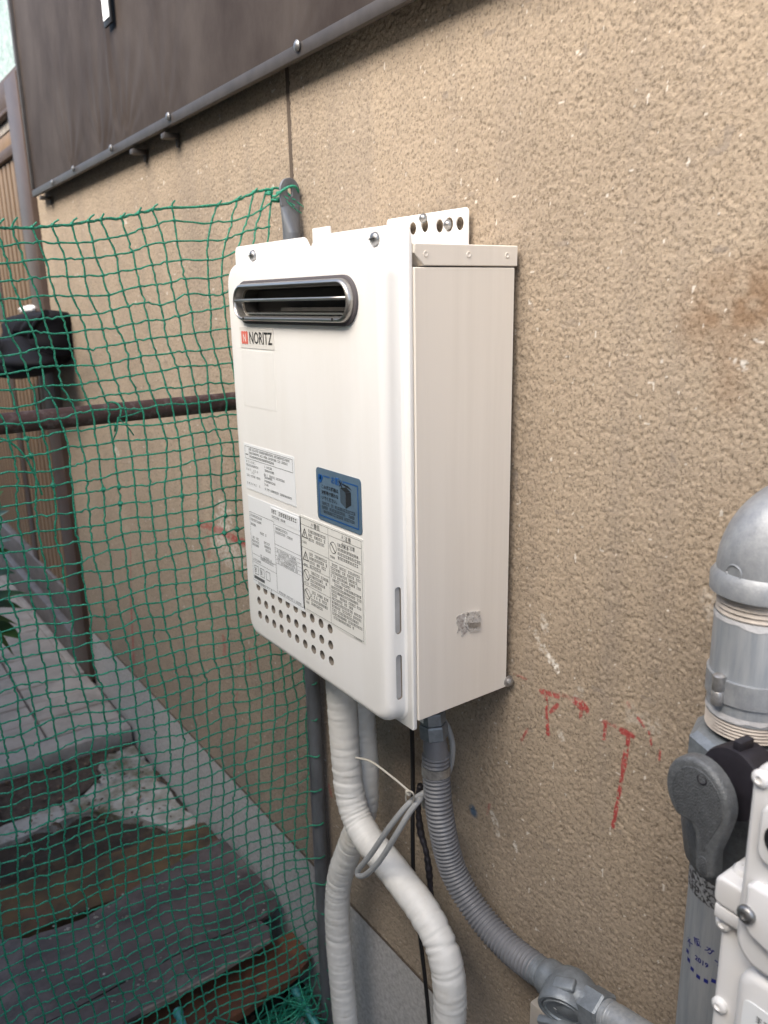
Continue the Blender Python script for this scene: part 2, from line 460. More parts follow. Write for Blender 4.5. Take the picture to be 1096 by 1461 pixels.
def wall():
    xs = [WALL_X0]
    while xs[-1] < .50:
        d = .62 + abs(.35 - xs[-1])
        xs.append(xs[-1] + min(.0048, .00155 * d / .80))
    xs += list(np.linspace(.55, 2.4, 24))
    zs = list(np.arange(BASE_Z, 1.0, .0019)) + list(np.linspace(1.05, WALL_TOP, 20))
    xs, zs = np.array(xs), np.array(zs)
    X, Z = np.meshgrid(xs, zs)
    f = 1 / .0027
    wx = X + .004 * (vnoise(X * 90, Z * 90, 5) - .5)
    wz = Z + .004 * (vnoise(X * 90, Z * 90, 6) - .5)
    n1 = vnoise(wx * f, wz * f, 1)
    n2 = vnoise(wx * f * 2.1 + 7, wz * f * 2.1, 2)
    n3 = vnoise(wx * f * .45, wz * f * .45, 3)
    h = .60 * n1 + .30 * n2 + .30 * n3
    h = np.clip((h - .26) / .50, 0, 1)
    h = 1 - (1 - h) ** 1.6
    amp = np.where(X < .5, .0017, 0) * np.where(Z < 1.0, 1, 0)
    lumps = .0003 * vnoise(X * 22, Z * 22, 8)
    Y = -(h * amp) - lumps * (amp > 0)
    j = np.abs(X - JX) < .0055
    Y[j] = .004
    nx, nz = len(xs), len(zs)
    co = np.stack([X, Y, Z], -1).reshape(-1, 3).astype(np.float32)
    idx = (np.arange(nz - 1)[:, None] * nx + np.arange(nx - 1)[None, :]).ravel()
    quads = np.stack([idx, idx + 1, idx + nx + 1, idx + nx], 1).astype(np.int32)
    me = bpy.data.meshes.new('stucco_wall')
    me.vertices.add(len(co)); me.vertices.foreach_set('co', co.ravel())
    me.loops.add(quads.size); me.loops.foreach_set('vertex_index', quads.ravel())
    me.polygons.add(len(quads))
    me.polygons.foreach_set('loop_start', np.arange(0, quads.size, 4, dtype=np.int32))
    me.polygons.foreach_set('loop_total', np.full(len(quads), 4, dtype=np.int32))
    me.polygons.foreach_set('use_smooth', np.ones(len(quads), dtype=bool))
    me.update(calc_edges=True)
    # paint and dirt on the wall, with a greying low down
    nf = vnoise(X * 260, Z * 260, 11); nm = vnoise(X * 70, Z * 70, 12)
    red = np.zeros_like(X)
    strokes = [((780, 986), (783, 1046), 3.6, 1), ((774, 986), (797, 993), 5, .9), ((797, 1005), (786, 1016), 3.2, .9), ((800, 990), (822, 998), 4, .35),
               ((822, 1000), (838, 1011), 7, 1), ((830, 1010), (830, 1024), 2.5, .8), ((862, 1030), (867, 1030), 3, .7), ((865, 1034), (863, 1054), 3.4, 1),
               ((866, 1030), (880, 1036), 2, .5), ((890, 1043), (905, 1050), 5.5, 1), ((898, 1052), (888, 1112), 4.2, 1), ((888, 1112), (876, 1178), 3.4, 1),
               ((912, 1024), (920, 1036), 2.4, .9), ((927, 1044), (931, 1062), 2.6, .9), ((943, 1070), (942, 1083), 2.4, .9), ((897, 1003), (900, 1008), 2.5, .5),
               ((754, 1040), (745, 1056), 2.2, .8), ((735, 962), (752, 968), 2, .5), ((700, 1148), (696, 1160), 2.5, .5), ((284, 746), (322, 760), 6, .7), ((318, 760), (352, 776), 6, .9),
               ((297, 762), (299, 792), 6, .35), ((187, 780), (187, 850), 3, .4), ((187, 850), (192, 950), 3.5, .8), ((320, 910), (321, 935), 6, .5), ((357, 935), (358, 960), 2.5, .7), ((340, 985), (338, 1000), 2.5, .5),
               ((375, 1015), (376, 1030), 2.5, .6), ((410, 1075), (411, 1100), 3, .5), ((470, 1120), (474, 1135), 3, .6)]
    for a, b, wpx, s in strokes:
        pa, pb = wp(*a), wp(*b)
        dep = float((P(*a, 1, 0) - EYE) @ FWD)
        wd = wpx / FPX * dep
        d = seg_dist(X, Z, pa, pb)
        red = np.maximum(red, s * np.clip((wd * (.65 + .7 * nm) - d) / (.4 * wd) + .25, 0, 1) * np.clip(1.5 * h - .25 - .6 * (nf < .25), 0, .9) * (d < wd * 1.8))
    lime = np.zeros_like(X)
    for a, b, wpx, s in [((775, 925), (792, 950), 7, 1), ((792, 950), (797, 958), 3, .8), ((776, 880), (780, 900), 6, .45), ((766, 905), (772, 925), 6, .4), ((800, 1045), (803, 1054), 5, .5),
                         ((703, 1160), (707, 1172), 5, .6), ((709, 1172), (712, 1190), 4, .6), ((736, 1205), (738, 1214), 3, .7), ((820, 1000), (830, 985), 6, .3), ((1054, 517), (1062, 521), 6, .8),
                         ((320, 735), (320, 770), 22, .6), ((310, 780), (350, 800), 20, .45), ((165, 640), (168, 645), 8, .6), ((1078, 486), (1090, 488), 3, .8), ((905, 1020), (935, 1040), 16, .22), ((1010, 850), (1025, 880), 14, .2)]:
        pa, pb = wp(*a), wp(*b)
        wd = wpx / FPX * float((P(*a, 1, 0) - EYE) @ FWD)
        d = seg_dist(X, Z, pa, pb)
        lime = np.maximum(lime, s * np.clip((wd * (.5 + nm) - d) / (.5 * wd) + .3, 0, 1) * np.clip(2.2 * h - .5, 0, 1) * np.clip(1.9 * nf - .25, 0, 1) * (d < wd * 1.7))
    lime = np.maximum(lime, .55 * (vnoise(X * 130, Z * 130, 21) > .955) * (h > .6))
    blue = np.clip(1.6 - seg_dist(X, Z, wp(676, 1155), wp(677, 1159)) / .007, 0, 1) * (nf > .15) * .9
    rust = .62 * np.clip(1.2 - seg_dist(X, Z, wp(1025, 452), wp(1120, 418)) / .050, 0, 1) * np.clip(.15 + 1.1 * nm, 0, 1)
    rust = np.maximum(rust, .30 * np.clip(1 - seg_dist(X, Z, wp(1050, 430), wp(1040, 560)) / .03, 0, 1))
    streak = vnoise(X * 30, Z * 1.5, 31)
    grime_and_grey = .45 * np.clip(1 - (Z - BASE_Z) / .75, 0, 1) * (.45 + .8 * vnoise(X * 12, Z * 9, 44))  # wall colour turns greyer towards the base
    grime_and_grey = np.maximum(grime_and_grey, .55 * np.clip(1 - np.abs(X - JX) / .012, 0, 1) * (np.abs(X - JX) > .004))
    grime_and_grey = np.maximum(grime_and_grey, .22 * np.clip((streak - .55) * 2.5, 0, 1))
    grime_and_grey = np.maximum(grime_and_grey, .5 * (vnoise(X * 55, Z * 55, 41) > .93) * nm)
    for k, a in dict(red=red, lime=lime, blue=blue, rust=rust, grime_and_grey=grime_and_grey).items():
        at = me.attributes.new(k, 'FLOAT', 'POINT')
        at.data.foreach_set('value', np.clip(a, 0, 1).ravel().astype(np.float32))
    me.materials.append(M['stucco'])
    o = link('stucco_wall', me)
    tag(o, 'beige stucco house wall with red paint marks, behind the white box', 'wall')
    return o
wall_o = wall()
box('sealant_strip', (JX - .0058, -.0006, BASE_Z + .03), (JX + .0058, .003, WALL_TOP), M['sealant'], wall_o)
# body of the house behind its rendered face and the return at the far corner
build('wall_core', *(lambda x0, x1, y0, y1, z0, z1: ([(x0, y0, z0), (x1, y0, z0), (x1, y1, z0), (x0, y1, z0), (x0, y0, z1), (x1, y0, z1), (x1, y1, z1), (x0, y1, z1)],
      [(0, 1, 5, 4), (1, 2, 6, 5), (2, 3, 7, 6), (3, 0, 4, 7), (4, 5, 6, 7), (0, 3, 2, 1)]))(WALL_X0 + .001, 2.4, .006, .16, -1.3, WALL_TOP), M['plaster'], wall_o)

box('groove_shade_strip', (WALL_X0, -.0042, BASE_Z - .0042), (2.3, .004, BASE_Z - .0004), M['sealant'], wall_o)  # added dark strip standing in for the shadow line of the groove
def foundation():
    xs = np.arange(WALL_X0, .7, .008); zs = np.r_[np.arange(-1.2, BASE_Z - .006, .008), BASE_Z - .0048, BASE_Z - .0046]
    X, Z = np.meshgrid(xs, zs)
    Y = -.0002 - .0011 * vnoise(X * 210, Z * 210, 51) - .0012 * vnoise(X * 9, Z * 9, 52)
    top = Z > zs[-1] - .012
    Y[-1, :] = .005
    nx, nz = len(xs), len(zs)
    V = np.stack([X, Y, Z], -1).reshape(-1, 3)
    F = [(i * nx + j, i * nx + j + 1, (i + 1) * nx + j + 1, (i + 1) * nx + j) for i in range(nz - 1) for j in range(nx - 1)]
    o = build('foundation', V, F, M['base'], wall_o, smooth=True)
    return o
foundation()

# ------------------------------------------------------------------ ground
def ground():
    a = list(np.linspace(-30, -2.6, 12)) + list(np.arange(-2.5, .2, .022)) + list(np.linspace(.3, 30, 14))
    b = list(np.linspace(-30, -1.5, 12)) + list(np.arange(-1.4, .02, .022)) + list(np.linspace(.1, 30, 10))
    X, Y = np.meshgrid(np.array(a), np.array(b))
    inn = (X > -2.55) & (X < .25) & (Y > -1.45) & (Y < .08)
    Z = -1.11 + inn * (.022 * vnoise(X * 14, Y * 14, 61) + .012 * vnoise(X * 45, Y * 45, 62) + .006 * vnoise(X * 110, Y * 110, 63))
    # the soil rises towards the paving
    Z = Z + inn * .086 * np.clip((-.80 - X) / .30, 0, 1)
    Z = Z - inn * .12 * np.clip((-1.93 - X) / .05, 0, 1)
    nx, ny = len(a), len(b)
    V = np.stack([X, Y, Z], -1).reshape(-1, 3)
    F = [(i * nx + j, i * nx + j + 1, (i + 1) * nx + j + 1, (i + 1) * nx + j) for i in range(ny - 1) for j in range(nx - 1)]
    o = build('ground', V, F, M['soil'], smooth=True)
    tag(o, kind='structure')
ground()

# paving of pale tiles at the end of the alley
PZ = -.925
pav = box('paving', (-7.5, -1.75, -1.30), (-1.915, -.004, PZ - .012), M['grout'])
tag(pav, kind='structure')
box('paving_edge', (-1.985, -1.75, -1.0), (-1.890, -.012, PZ), M['tile_edge'], pav, bev=.004)
tm = {}
k = 0
for i in range(22):
    x1 = -1.992 - i * .152
    for j in range(6):
        y1 = -.016 - j * .262 - (.0 if i % 2 == 0 else .0)
        kk = (i + j) % 4
        dz = [0, .0012, -.001, .0005][kk]
        if kk not in tm:
            bm = bmesh.new()
            bm_box(bm, (-.146, -.255, -.02), (0, 0, 0), .003, 1)
            me = bpy.data.meshes.new('tile'); bm.to_mesh(me); bm.free(); me.materials.append(M['tile']); tm[kk] = me
        t = bpy.data.objects.new('tile', tm[kk]); C.objects.link(t); t.parent = pav
        t.location = (x1, y1, PZ + dz)

# worn concrete patch beside the foundation
def patch(name, pix, z, thick, m, label=None, kind=None, jag=.006, parent=None, cat=None, bev=.004):
    pts = [P(x, y, 2, z)[:2] for x, y in pix]
    out = []
    for i in range(len(pts)):
        a, b = pts[i], pts[(i + 1) % len(pts)]
        n = max(1, int(np.linalg.norm(b - a) / .03))
        for q in range(n):
            p = a + (b - a) * q / n
            out.append((p[0] + random.uniform(-jag, jag), min(p[1] + random.uniform(-jag, jag), -.009)))
    o = extrude(name, out, 2, z - thick, z, m, parent, smooth=False)
    if label or kind: tag(o, label, cat, None, kind)
    return o
patch('concrete_patch', [(152, 1072), (192, 1064), (264, 1156), (330, 1196), (300, 1200), (190, 1166), (130, 1158), (60, 1182), (-40, 1222), (-40, 1195), (50, 1160), (120, 1136), (146, 1110), (138, 1090)], -.982, .05, M['concrete'], kind='structure')
patch('leaf_litter', [(-40, 1120), (60, 1092), (185, 1052), (190, 1064), (150, 1074), (138, 1108), (118, 1132), (50, 1158), (-40, 1186)], -.978, .06, M['bark'], kind='structure', jag=.01)

# ------------------------------------------------------------------ boards lying on the ground
o = patch('mossy_board', [(-60, 1283), (40, 1256), (150, 1222), (250, 1185), (316, 1164), (345, 1205), (240, 1250), (120, 1300), (-60, 1368)], -.950, .022, M['moss_board'],
          'brown mossy board, lowest edge tucked under the far side of the dark board', cat='board', jag=.004)
o = patch('rusty_board', [(440, 1318), (452, 1337), (444, 1368), (426, 1388), (318, 1464), (240, 1520), (160, 1560), (110, 1500), (280, 1400)], -.955, .018, M['rust_board'],
          'rusty orange brown board poking out under the near edge of the dark board', cat='board', jag=.004)
db = empty('dark_board', P(250, 1320, 2, -.92), 'dark purple brown painted board lying against the foundation behind the net', 'board')
ZB = -.903
pl = [[(318, 1195), (352, 1232), (392, 1276), (398, 1290), (384, 1303), (372, 1311), (260, 1357), (107, 1438), (-60, 1520), (-60, 1362), (0, 1340), (38, 1338), (118, 1312), (196, 1263)],
      [(372, 1312.5), (382, 1322), (386, 1339), (300, 1392), (201, 1444), (60, 1530), (-60, 1590), (-60, 1524), (107, 1440), (260, 1359)]]
for q in pl:
    patch('plank', q, ZB, .009, M['board'], jag=.0025, parent=db)
# pale chipped edge along the near side
e1, e2, e3 = P(386, 1340, 2, ZB), P(300, 1393, 2, ZB), P(201, 1445, 2, ZB)
V, F = [], []
for p in spline([e1, e2, e3], 14):
    j = random.uniform(-.003, .003)
    V += [p + (0.0004, 0, .0006), p + (.0010, 0, -.0095), p + (-.005 + j, 0, .0009)]
for i in range(len(V) // 3 - 1):
    F += [(3 * i, 3 * i + 1, 3 * i + 4, 3 * i + 3), (3 * i, 3 * i + 3, 3 * i + 5, 3 * i + 2)]
build('chipped_edge', V, F, M['board_chip'], db)
V, F = [], []
for i in range(90):
    x, y = random.uniform(60, 400), random.uniform(1215, 1440)
    p = P(x, y, 2, ZB)
    if p[1] > -.03 or p[0] > -.69 or p[0] < -1.06: continue
    s = random.uniform(.001, .0042) * (1 if random.random() < .9 else 1.8)
    n = len(V)
    V += [p + (s, 0, .0005), p + (0, s, .0005), p + (-s, 0, .0005), p + (0, -s, .0005), p + (0, 0, s * .8)]
    F += [(n, n + 1, n + 4), (n + 1, n + 2, n + 4), (n + 2, n + 3, n + 4), (n + 3, n, n + 4)]
tag(build('crumbs', V, F, M['concrete'], db), kind='stuff')

V, F = [], []
for i in range(900):
    x, y = random.uniform(-1.89, -.56), random.uniform(-.95, -.02)
    if -1.16 < x < -.70 and random.random() < .9: continue
    z = -1.11 + .030 + .080 * min(1, max(0, (-.80 - x) / .30)) + random.uniform(-.008, .006)
    if x < -1.1: z = max(z, -.995) + (.028 if y > -.30 or x < -1.5 else .012)
    s_ = random.choice((.003, .005, .008, .013))
    a = random.uniform(0, 6.3); t_ = random.uniform(-.4, .4)
    u = np.array([math.cos(a), math.sin(a), t_]) * s_; v = np.array([-math.sin(a), math.cos(a), random.uniform(-.4, .4)]) * s_ * .6
    c = np.array([x, y, z]); n = len(V)
    V += [c - u, c - v + (0, 0, .002), c + u, c + v + (0, 0, .002), c + (0, 0, s_ * .35)]
    F += [(n, n + 1, n + 4), (n + 1, n + 2, n + 4), (n + 2, n + 3, n + 4), (n + 3, n, n + 4)]
tag(build('ground_litter', V, F, mat('dry_litter', (.15, .105, .07), .9, col2=(.04, .03, .022), vscale=30, lo=.45, hi=.62)), kind='stuff')

# stones, pebbles and stakes near the post
def blob(name, c, r, m, parent=None, sub=3, seed=0, squash=(1, 1, .7), amt=.25):
    bm = bmesh.new()
    bmesh.ops.create_icosphere(bm, subdivisions=sub, radius=1)
    rr = random.Random(seed)
    ph = [rr.uniform(0, 6) for _ in range(6)]
    for v in bm.verts:
        d = v.co.copy()
        k = 1 + amt * (.5 * math.sin(3 * d.x + ph[0]) * math.cos(2 * d.y + ph[1]) + .4 * math.sin(4 * d.z + ph[2] + 2 * d.x) + .25 * math.sin(7 * d.y + ph[3]))
        v.co = Vector([d[i] * k * r * squash[i] + float(c[i]) for i in range(3)])
    return from_bm(name, bm, m, parent, smooth=True, sharp=None)
for i, (px, py, r, lab) in enumerate([(445, 1445, .030, 'grey stone between the green stake and the foot of the steel post'), (393, 1462, .028, 'dark grey stone under the gathered net, left of the pale pebble'),
                                      (470, 1455, .022, 'small grey stone beside the white wrapped pipe at the ground')]):
    c = P(px, py, 2, -1.085)
    tag(blob('stone', c, r, M['gravel'], seed=i + 3), lab, 'stone', 'stones at the foot of the steel post')
tag(blob('pebble', P(424, 1462, 2, -1.07), .020, M['pebble'], seed=9, amt=.1), 'smooth white pebble on the dark soil at the lower edge', 'pebble')

def stake(a, b, label):
    t = tube('garden_stake', [a, (a + b) / 2, b], .0085, M['teal'], seg=10, step=.02)
    tag(t, label, 'stake', 'teal garden stakes holding down the net')
    lathe('stake_cap', [(.0088, 0), (.0105, .002), (.0105, .012), (.007, .016)], a, tuple(a - b), M['teal'], t, seg=10)
stake(P(424, 1418, 0, -.60), P(462, 1480, 0, -.50), 'teal garden stake leaning from the gathered net beside the post')
stake(P(256, 1450, 0, -.60), P(275, 1500, 0, -.53), 'teal garden stake at the lower edge in front of the rusty board')

# ------------------------------------------------------------------ neighbouring doorway beyond the end of the wall
dx0, dx1 = -4.6, WALL_X0 - .002
sd = empty('sliding_door', (-3.2, .03, PZ), 'brown ribbed sliding door in a dark frame beyond the wall end', 'door')
def ribbed(name, x0, x1, y, z0, z1, pitch, m):
    n = int((x1 - x0) / pitch)
    V, F = [], []
    prof = [(0, 0), (.62, 0), (.66, .014), (.96, .014), (1, 0)]
    pts = []
    o = box(name, (x0, y + .004, z0), (x1, y + .012, z1), M['door_dark'], sd)
    w_ = (x1 - x0) / n
    bm = bmesh.new()
    bm_box(bm, (0, -.006, z0 + .001), (w_ * .66, .0035, z1 - .001), .0015, 1)
    me = bpy.data.meshes.new('slat'); bm.to_mesh(me); bm.free(); me.materials.append(m)
    for i in range(n):
        q = bpy.data.objects.new('slat', me); C.objects.link(q); q.parent = o
        q.location = (x0 + (i + .17) * w_, y, 0)
    return o
ribbed('door_leaf', -3.26, -2.43, .030, -.655, 1.085, .070, M['door'])
ribbed('door_leaf', -4.40, -3.36, .052, -.655, 1.085, .070, M['door'])
box('leaf_stile', (-3.36, .020, -.66), (-3.262, .06, 1.09), M['door_dark'], sd, bev=.004)
box('jamb', (-2.53, -.022, PZ), (dx1, .06, 1.3), M['door_dark'], sd, bev=.003)
box('door_bar', (-2.655, .006, .50), (-2.615, .030, 1.0), M['door_dark'], sd, bev=.004)
box('door_bar', (-2.545, .012, .50), (-2.525, .030, 1.0), M['door_dark'], sd, bev=.004)
box('bottom_rail', (dx0, .012, -.80), (-2.43, .07, -.657), M['sill'], sd, bev=.004)
box('door_sill', (dx0, -.020, PZ - .05), (-2.43, .08, -.802), M['sill'], sd, bev=.004)
box('sill_ledge', (dx0, -.055, PZ - .05), (-2.43, -.022, PZ + .010), M['ledge'], sd, bev=.003)
box('head_rail', (dx0, .008, 1.088), (-2.43, .07, 1.125), M['door_dark'], sd, bev=.003)
tw = empty('transom_window', (-3.0, .03, 1.13), 'frosted glass window with brown frame above the ribbed door', 'window')
box('lower_panel', (dx0, .02, 1.128), (dx1, .08, 1.178), M['door'], tw, bev=.002)
box('pale_strip', (dx0, .016, 1.180), (dx1, .08, 1.215), M['ledge'], tw, bev=.002)
box('frame_rail', (dx0, -.01, 1.218), (dx1, .08, 1.232), M['door_dark'], tw, bev=.002)
fr = box('frame_rail', (dx0, .0, 1.234), (dx1, .08, 1.335), M['door_dark'], tw, bev=.004)
for x, z in ((-2.575, 1.300), (-2.612, 1.272), (-2.535, 1.285)):
    lathe('clip', [(.012, 0), (.012, .004)], (x, .003, z), (0, -1, 0), M['ledge'], fr, seg=14)  # pale discs painted in for oval reflections on the rail
box('pane', (dx0, .03, 1.338), (-2.432, .045, 3.2), M['glass'], tw)
box('frame_post', (-2.43, .0, 1.338), (dx1, .08, 3.2), M['door_dark'], tw, bev=.003)
box('house_body', (dx0, .09, -1.2), (dx1, .3, 3.2), M['plaster'], sd)

# black bag hanging from the door
bag = empty('black_bag', P(45, 485, 1, -.06), 'black nylon bag hanging on the ribbed door behind the net', 'bag')
def bagpart(name, pix, y0, y1, m, seed, bev=.03):
    pts = [P(x, y, 1, (y0 + y1) / 2) for x, y in pix]
    p2 = spline([(p[0], p[2], 0) for p in pts + pts[:1]], 5)[:-1, :2]
    c = p2.mean(0)
    V, F = [], []
    rows = [(.0, y0), (.55, y0 + .004), (.86, y0 + .018), (1.0, (y0 + y1) / 2), (.9, y1 - .01), (0, y1)]
    n = len(p2)
    rr = random.Random(seed)
    for s, y in rows:
        for q in p2:
            g = c + (q - c) * max(s, .02)
            V.append((g[0], y + .007 * math.sin(g[0] * 45 + g[1] * 60) * (s > .1) * (y < (y0 + y1) / 2) + rr.uniform(-.003, .003), g[1]))
    for i in range(len(rows) - 1):
        for j in range(n):
            F.append((i * n + j, i * n + (j + 1) % n, (i + 1) * n + (j + 1) % n, (i + 1) * n + j))
    F.append(tuple(range(n))); F.append(tuple((len(rows) - 1) * n + j for j in range(n)))
    return build(name, V, F, m, bag, smooth=True)
bagpart('bag_body', [(24, 458), (34, 447), (60, 444), (78, 444), (82, 470), (85, 500), (84, 514), (70, 524), (40, 530), (25, 520), (20, 490)], -.13, .025, M['bag'], 1)
bagpart('bag_pocket', [(2, 500), (14, 482), (30, 480), (42, 496), (58, 516), (56, 530), (40, 538), (25, 541), (8, 533), (-12, 530), (-14, 512)], -.20, -.06, M['bag'], 2)
bagpart('white_cloth', [(35, 440), (42, 435), (47, 438), (46, 446), (38, 448)], -.06, .0, M['bag_white'], 3)
for a in (((22, 470), (18, 490), (28, 512)), ((66, 446), (52, 462), (44, 480))):
    tube('strap', [P(*a[0], 1, -.135), P(*a[1], 1, -.145), P(*a[2], 1, -.15)], .010, M['bag'], bag, seg=8)

# plant at the left edge
pt = empty('potted_plant', (-1.75, -.62, -.95), 'dark green leafy potted plant at the left edge behind the net', 'plant')
base_c = np.array(P(-130, 1010, 0, -1.75))
lathe('pot', [(.09, 0), (.12, .17), (.126, .17), (.126, .20), (.112, .20), (.10, .17)], (base_c[0], base_c[1], -1.0), (0, 0, 1), M['pot'], pt, seg=24)
def leaf(a, b, wd, m, up=(0, 0, 1), droop=.15):
    a, b = np.array(a), np.array(b)
    d = b - a; L = np.linalg.norm(d)
    s = np.cross(d, up); s /= np.linalg.norm(s)
    nn = np.cross(s, d / L)
    V, F = [], []
    for i in range(9):
        t = i / 8
        ww = wd * math.sin(math.pi * t ** .8) ** .8 + .0005
        c = a + d * t + np.array([0, 0, .12 * L * math.sin(math.pi * t)])
        V += [c - s * ww + nn * ww * .25, c, c + s * ww + nn * ww * .25]
    for i in range(8):
        F += [(3 * i, 3 * i + 1, 3 * i + 4, 3 * i + 3), (3 * i + 1, 3 * i + 2, 3 * i + 5, 3 * i + 4)]
    o = build('leaf', V, F, m, pt, smooth=True)
    tube('petiole', [base_c + (0, 0, .1), (base_c + a) / 2 + (0, 0, .05), a], .0035, M['stem'], pt, seg=6, step=.03)
X1 = -1.75
for (ax_, ay_), (bx_, by_), wd, mm in [((-50, 890), (38, 846), .05, 'leaf'), ((-50, 880), (32, 868), .045, 'leaf'), ((-40, 900), (30, 912), .05, 'leaf'), ((-40, 890), (20, 936), .05, 'leaf'), ((-45, 890), (26, 892), .04, 'leaf'), ((-45, 850), (22, 818), .05, 'leaf'),
                                       ((-60, 820), (20, 788), .055, 'leaf'), ((-60, 790), (14, 728), .06, 'leaf_light'), ((-30, 760), (5, 700), .035, 'leaf'), ((-30, 810), (16, 770), .035, 'leaf_light'), ((-50, 870), (-8, 800), .04, 'leaf')]:
    leaf(P(ax_, ay_, 0, X1 + random.uniform(-.05, .05)), P(bx_, by_, 0, X1 + random.uniform(-.05, .08)), wd, M[mm])

# ------------------------------------------------------------------ dark panel above
sp = empty('covered_signboard', (-1.1, -.06, .89), 'large dark brown sheet on a screwed metal frame, mounted high on the wall', 'panel')
YP = -.032
def panel_sheet():
    xs = np.linspace(-2.225, .6, 260); zs = np.linspace(.905, 2.2, 130)
    X, Z = np.meshgrid(xs, zs)
    Y = np.full_like(X, YP) - .003 * vnoise(X * 3, Z * 3, 71)
    for (px, py), st in [((105, 243), .8), ((150, 218), 1.0), ((183, 198), .9), ((238, 170), .45), ((425, 76), .4)]:
        c = P(px, py, 1, YP)
        dx, dz = X - c[0], Z - .90
        r = np.hypot(dx, dz) + 1e-3
        a = np.arctan2(dx, dz)
        Y -= st * .0042 * np.sin(a * 14 + 7 * vnoise(r * 5 + c[0] * 7, a * 1.7, 3)) * np.exp(-r / .12) * (1 - np.exp(-r / .02)) * np.cos(np.clip(a, -1.5, 1.5))
    cx = P(160, 110, 1, YP)[0]
    Y -= .005 * np.exp(-((X - cx - .02 * (Z - 1.2)) / .010) ** 2) * np.clip(1 - np.abs(Z - 1.08) / .22, 0, 1)
    nx = len(xs)
    V = np.stack([X, Y, Z], -1).reshape(-1, 3)
    F = [(i * nx + j, i * nx + j + 1, (i + 1) * nx + j + 1, (i + 1) * nx + j) for i in range(len(zs) - 1) for j in range(nx - 1)]
    o = build('sheet', V, F, M['panel_sheet'], sp, smooth=True)
panel_sheet()
box('backing', (-2.225, YP + .0045, .916), (.6, YP + .012, 2.2), M['panel_frame'], sp)
rail = box('bottom_rail', (-2.238, YP - .010, .891), (.6, YP + .002, .912), M['panel_frame'], sp, bev=.002)
box('side_rail', (-2.238, YP - .010, .916), (-2.222, YP + .030, 2.2), M['panel_frame'], sp, bev=.002)
for px, py in [(105, 242), (159, 212), (241, 170), (425, 75), (75, 262)]:
    c = P(px, py, 1, YP - .012); c[2] = min(max(c[2], .893), .907)
    lathe('rail_screw', [(.0085, 0), (.0085, .002), (.005, .0045), (.001, .005)], c, (0, -1, 0), M['screw'], rail, seg=12)
for px, py in [(62, 283), (193, 214), (238, 190)]:
    c = P(px, py, 1, -.03)
    box('bracket', (c[0] - .012, -.040, .874), (c[0] + .012, -.006, .885), M['panel_frame'], sp, bev=.001)
    box('bracket_arm', (c[0] - .004, -.010, .858), (c[0] + .004, -.004, .885), M['panel_frame'], sp, bev=.001)
t0, t1, t2 = P(146, -30, 1, YP - .012), P(154, 32, 1, YP - .012), P(157, 43, 1, YP - .012)
ht = box('hang_strap', (t2[0] - .026, YP - .016, t2[2]), (t2[0] + .026, YP - .010, t2[2] + .30), M['black'], sp, bev=.002)
lb = box('strap_label', (t2[0] - .021, YP - .0175, t1[2] - .005), (t2[0] + .021, YP - .0162, t1[2] + .22), M['paper'], ht)

sp.rotation_euler.y = -.011      # the board hangs slightly out of level
sp.location.z += .0125

# ------------------------------------------------------------------ steel post, rail and net
XN = -.55
post = empty('steel_post', (XN + .012, -.026, -1.1), 'grey steel post with flattened drilled top standing against the wall', 'post')
pc_top = P(411, 330, 0, XN + .012); pc_bot = P(455, 1390, 0, XN + .012)
yq = -.0245
V, F = sweep(np.array([(XN + .012, yq, z) for z in list(np.linspace(-1.12, .655, 12))]), .0155, 18)
build('post_tube', V, F, M['pole'], post, smooth=True, sharp=50)
# flattened tongue with a hole
V, F = [], []
for i in range(15):
    t = i / 14
    z = .655 + t * .045
    ry = .0155 * (1 + .25 * t); rx = .0155 * (1 - t) + .0025 * t
    for j in range(18):
        a = 2 * math.pi * j / 18
        V.append((XN + .012 + rx * math.cos(a) - .001 * t, yq + ry * math.sin(a), z))
for i in range(14):
    for j in range(18):
        F.append((i * 18 + j, i * 18 + (j + 1) % 18, (i + 1) * 18 + (j + 1) % 18, (i + 1) * 18 + j))
build('post_neck', V, F, M['pole'], post, smooth=True)
tz = .700
out = [(yq - .0194, tz - .002)] + [(yq + .0194 * math.cos(a), tz + .026 + .0194 * math.sin(a)) for a in np.linspace(math.pi, 0, 13)] + [(yq + .0194, tz - .002)]
extrude('post_tongue', out, 0, XN + .0085, XN + .0135, M['pole'], post, bev=.001, seg=1, holes=[[(yq + .0045 * math.cos(a), tz + .022 + .008 * math.sin(a)) for a in np.linspace(0, 2 * math.pi, 14, endpoint=False)]])

a0 = np.array([XN - .04, -.045, .0]); 
b0 = P(0, 605, 0, XN - .04); b1 = P(338, 572, 0, XN - .04)
zb = (b0[2] + b1[2]) / 2
d_b = (b0 - b1) / (b0[1] - b1[1])
pA = b1 + d_b * (-.03 - b1[1]); pB = b1 + d_b * (-1.55 - b1[1])
rl = tube('iron_rail', [pA, (pA + pB) / 2, pB], .0165, M['iron'], seg=16, step=.05)
tag(rl, 'rusty dark brown pipe rail running across the alley behind the net', 'rail')

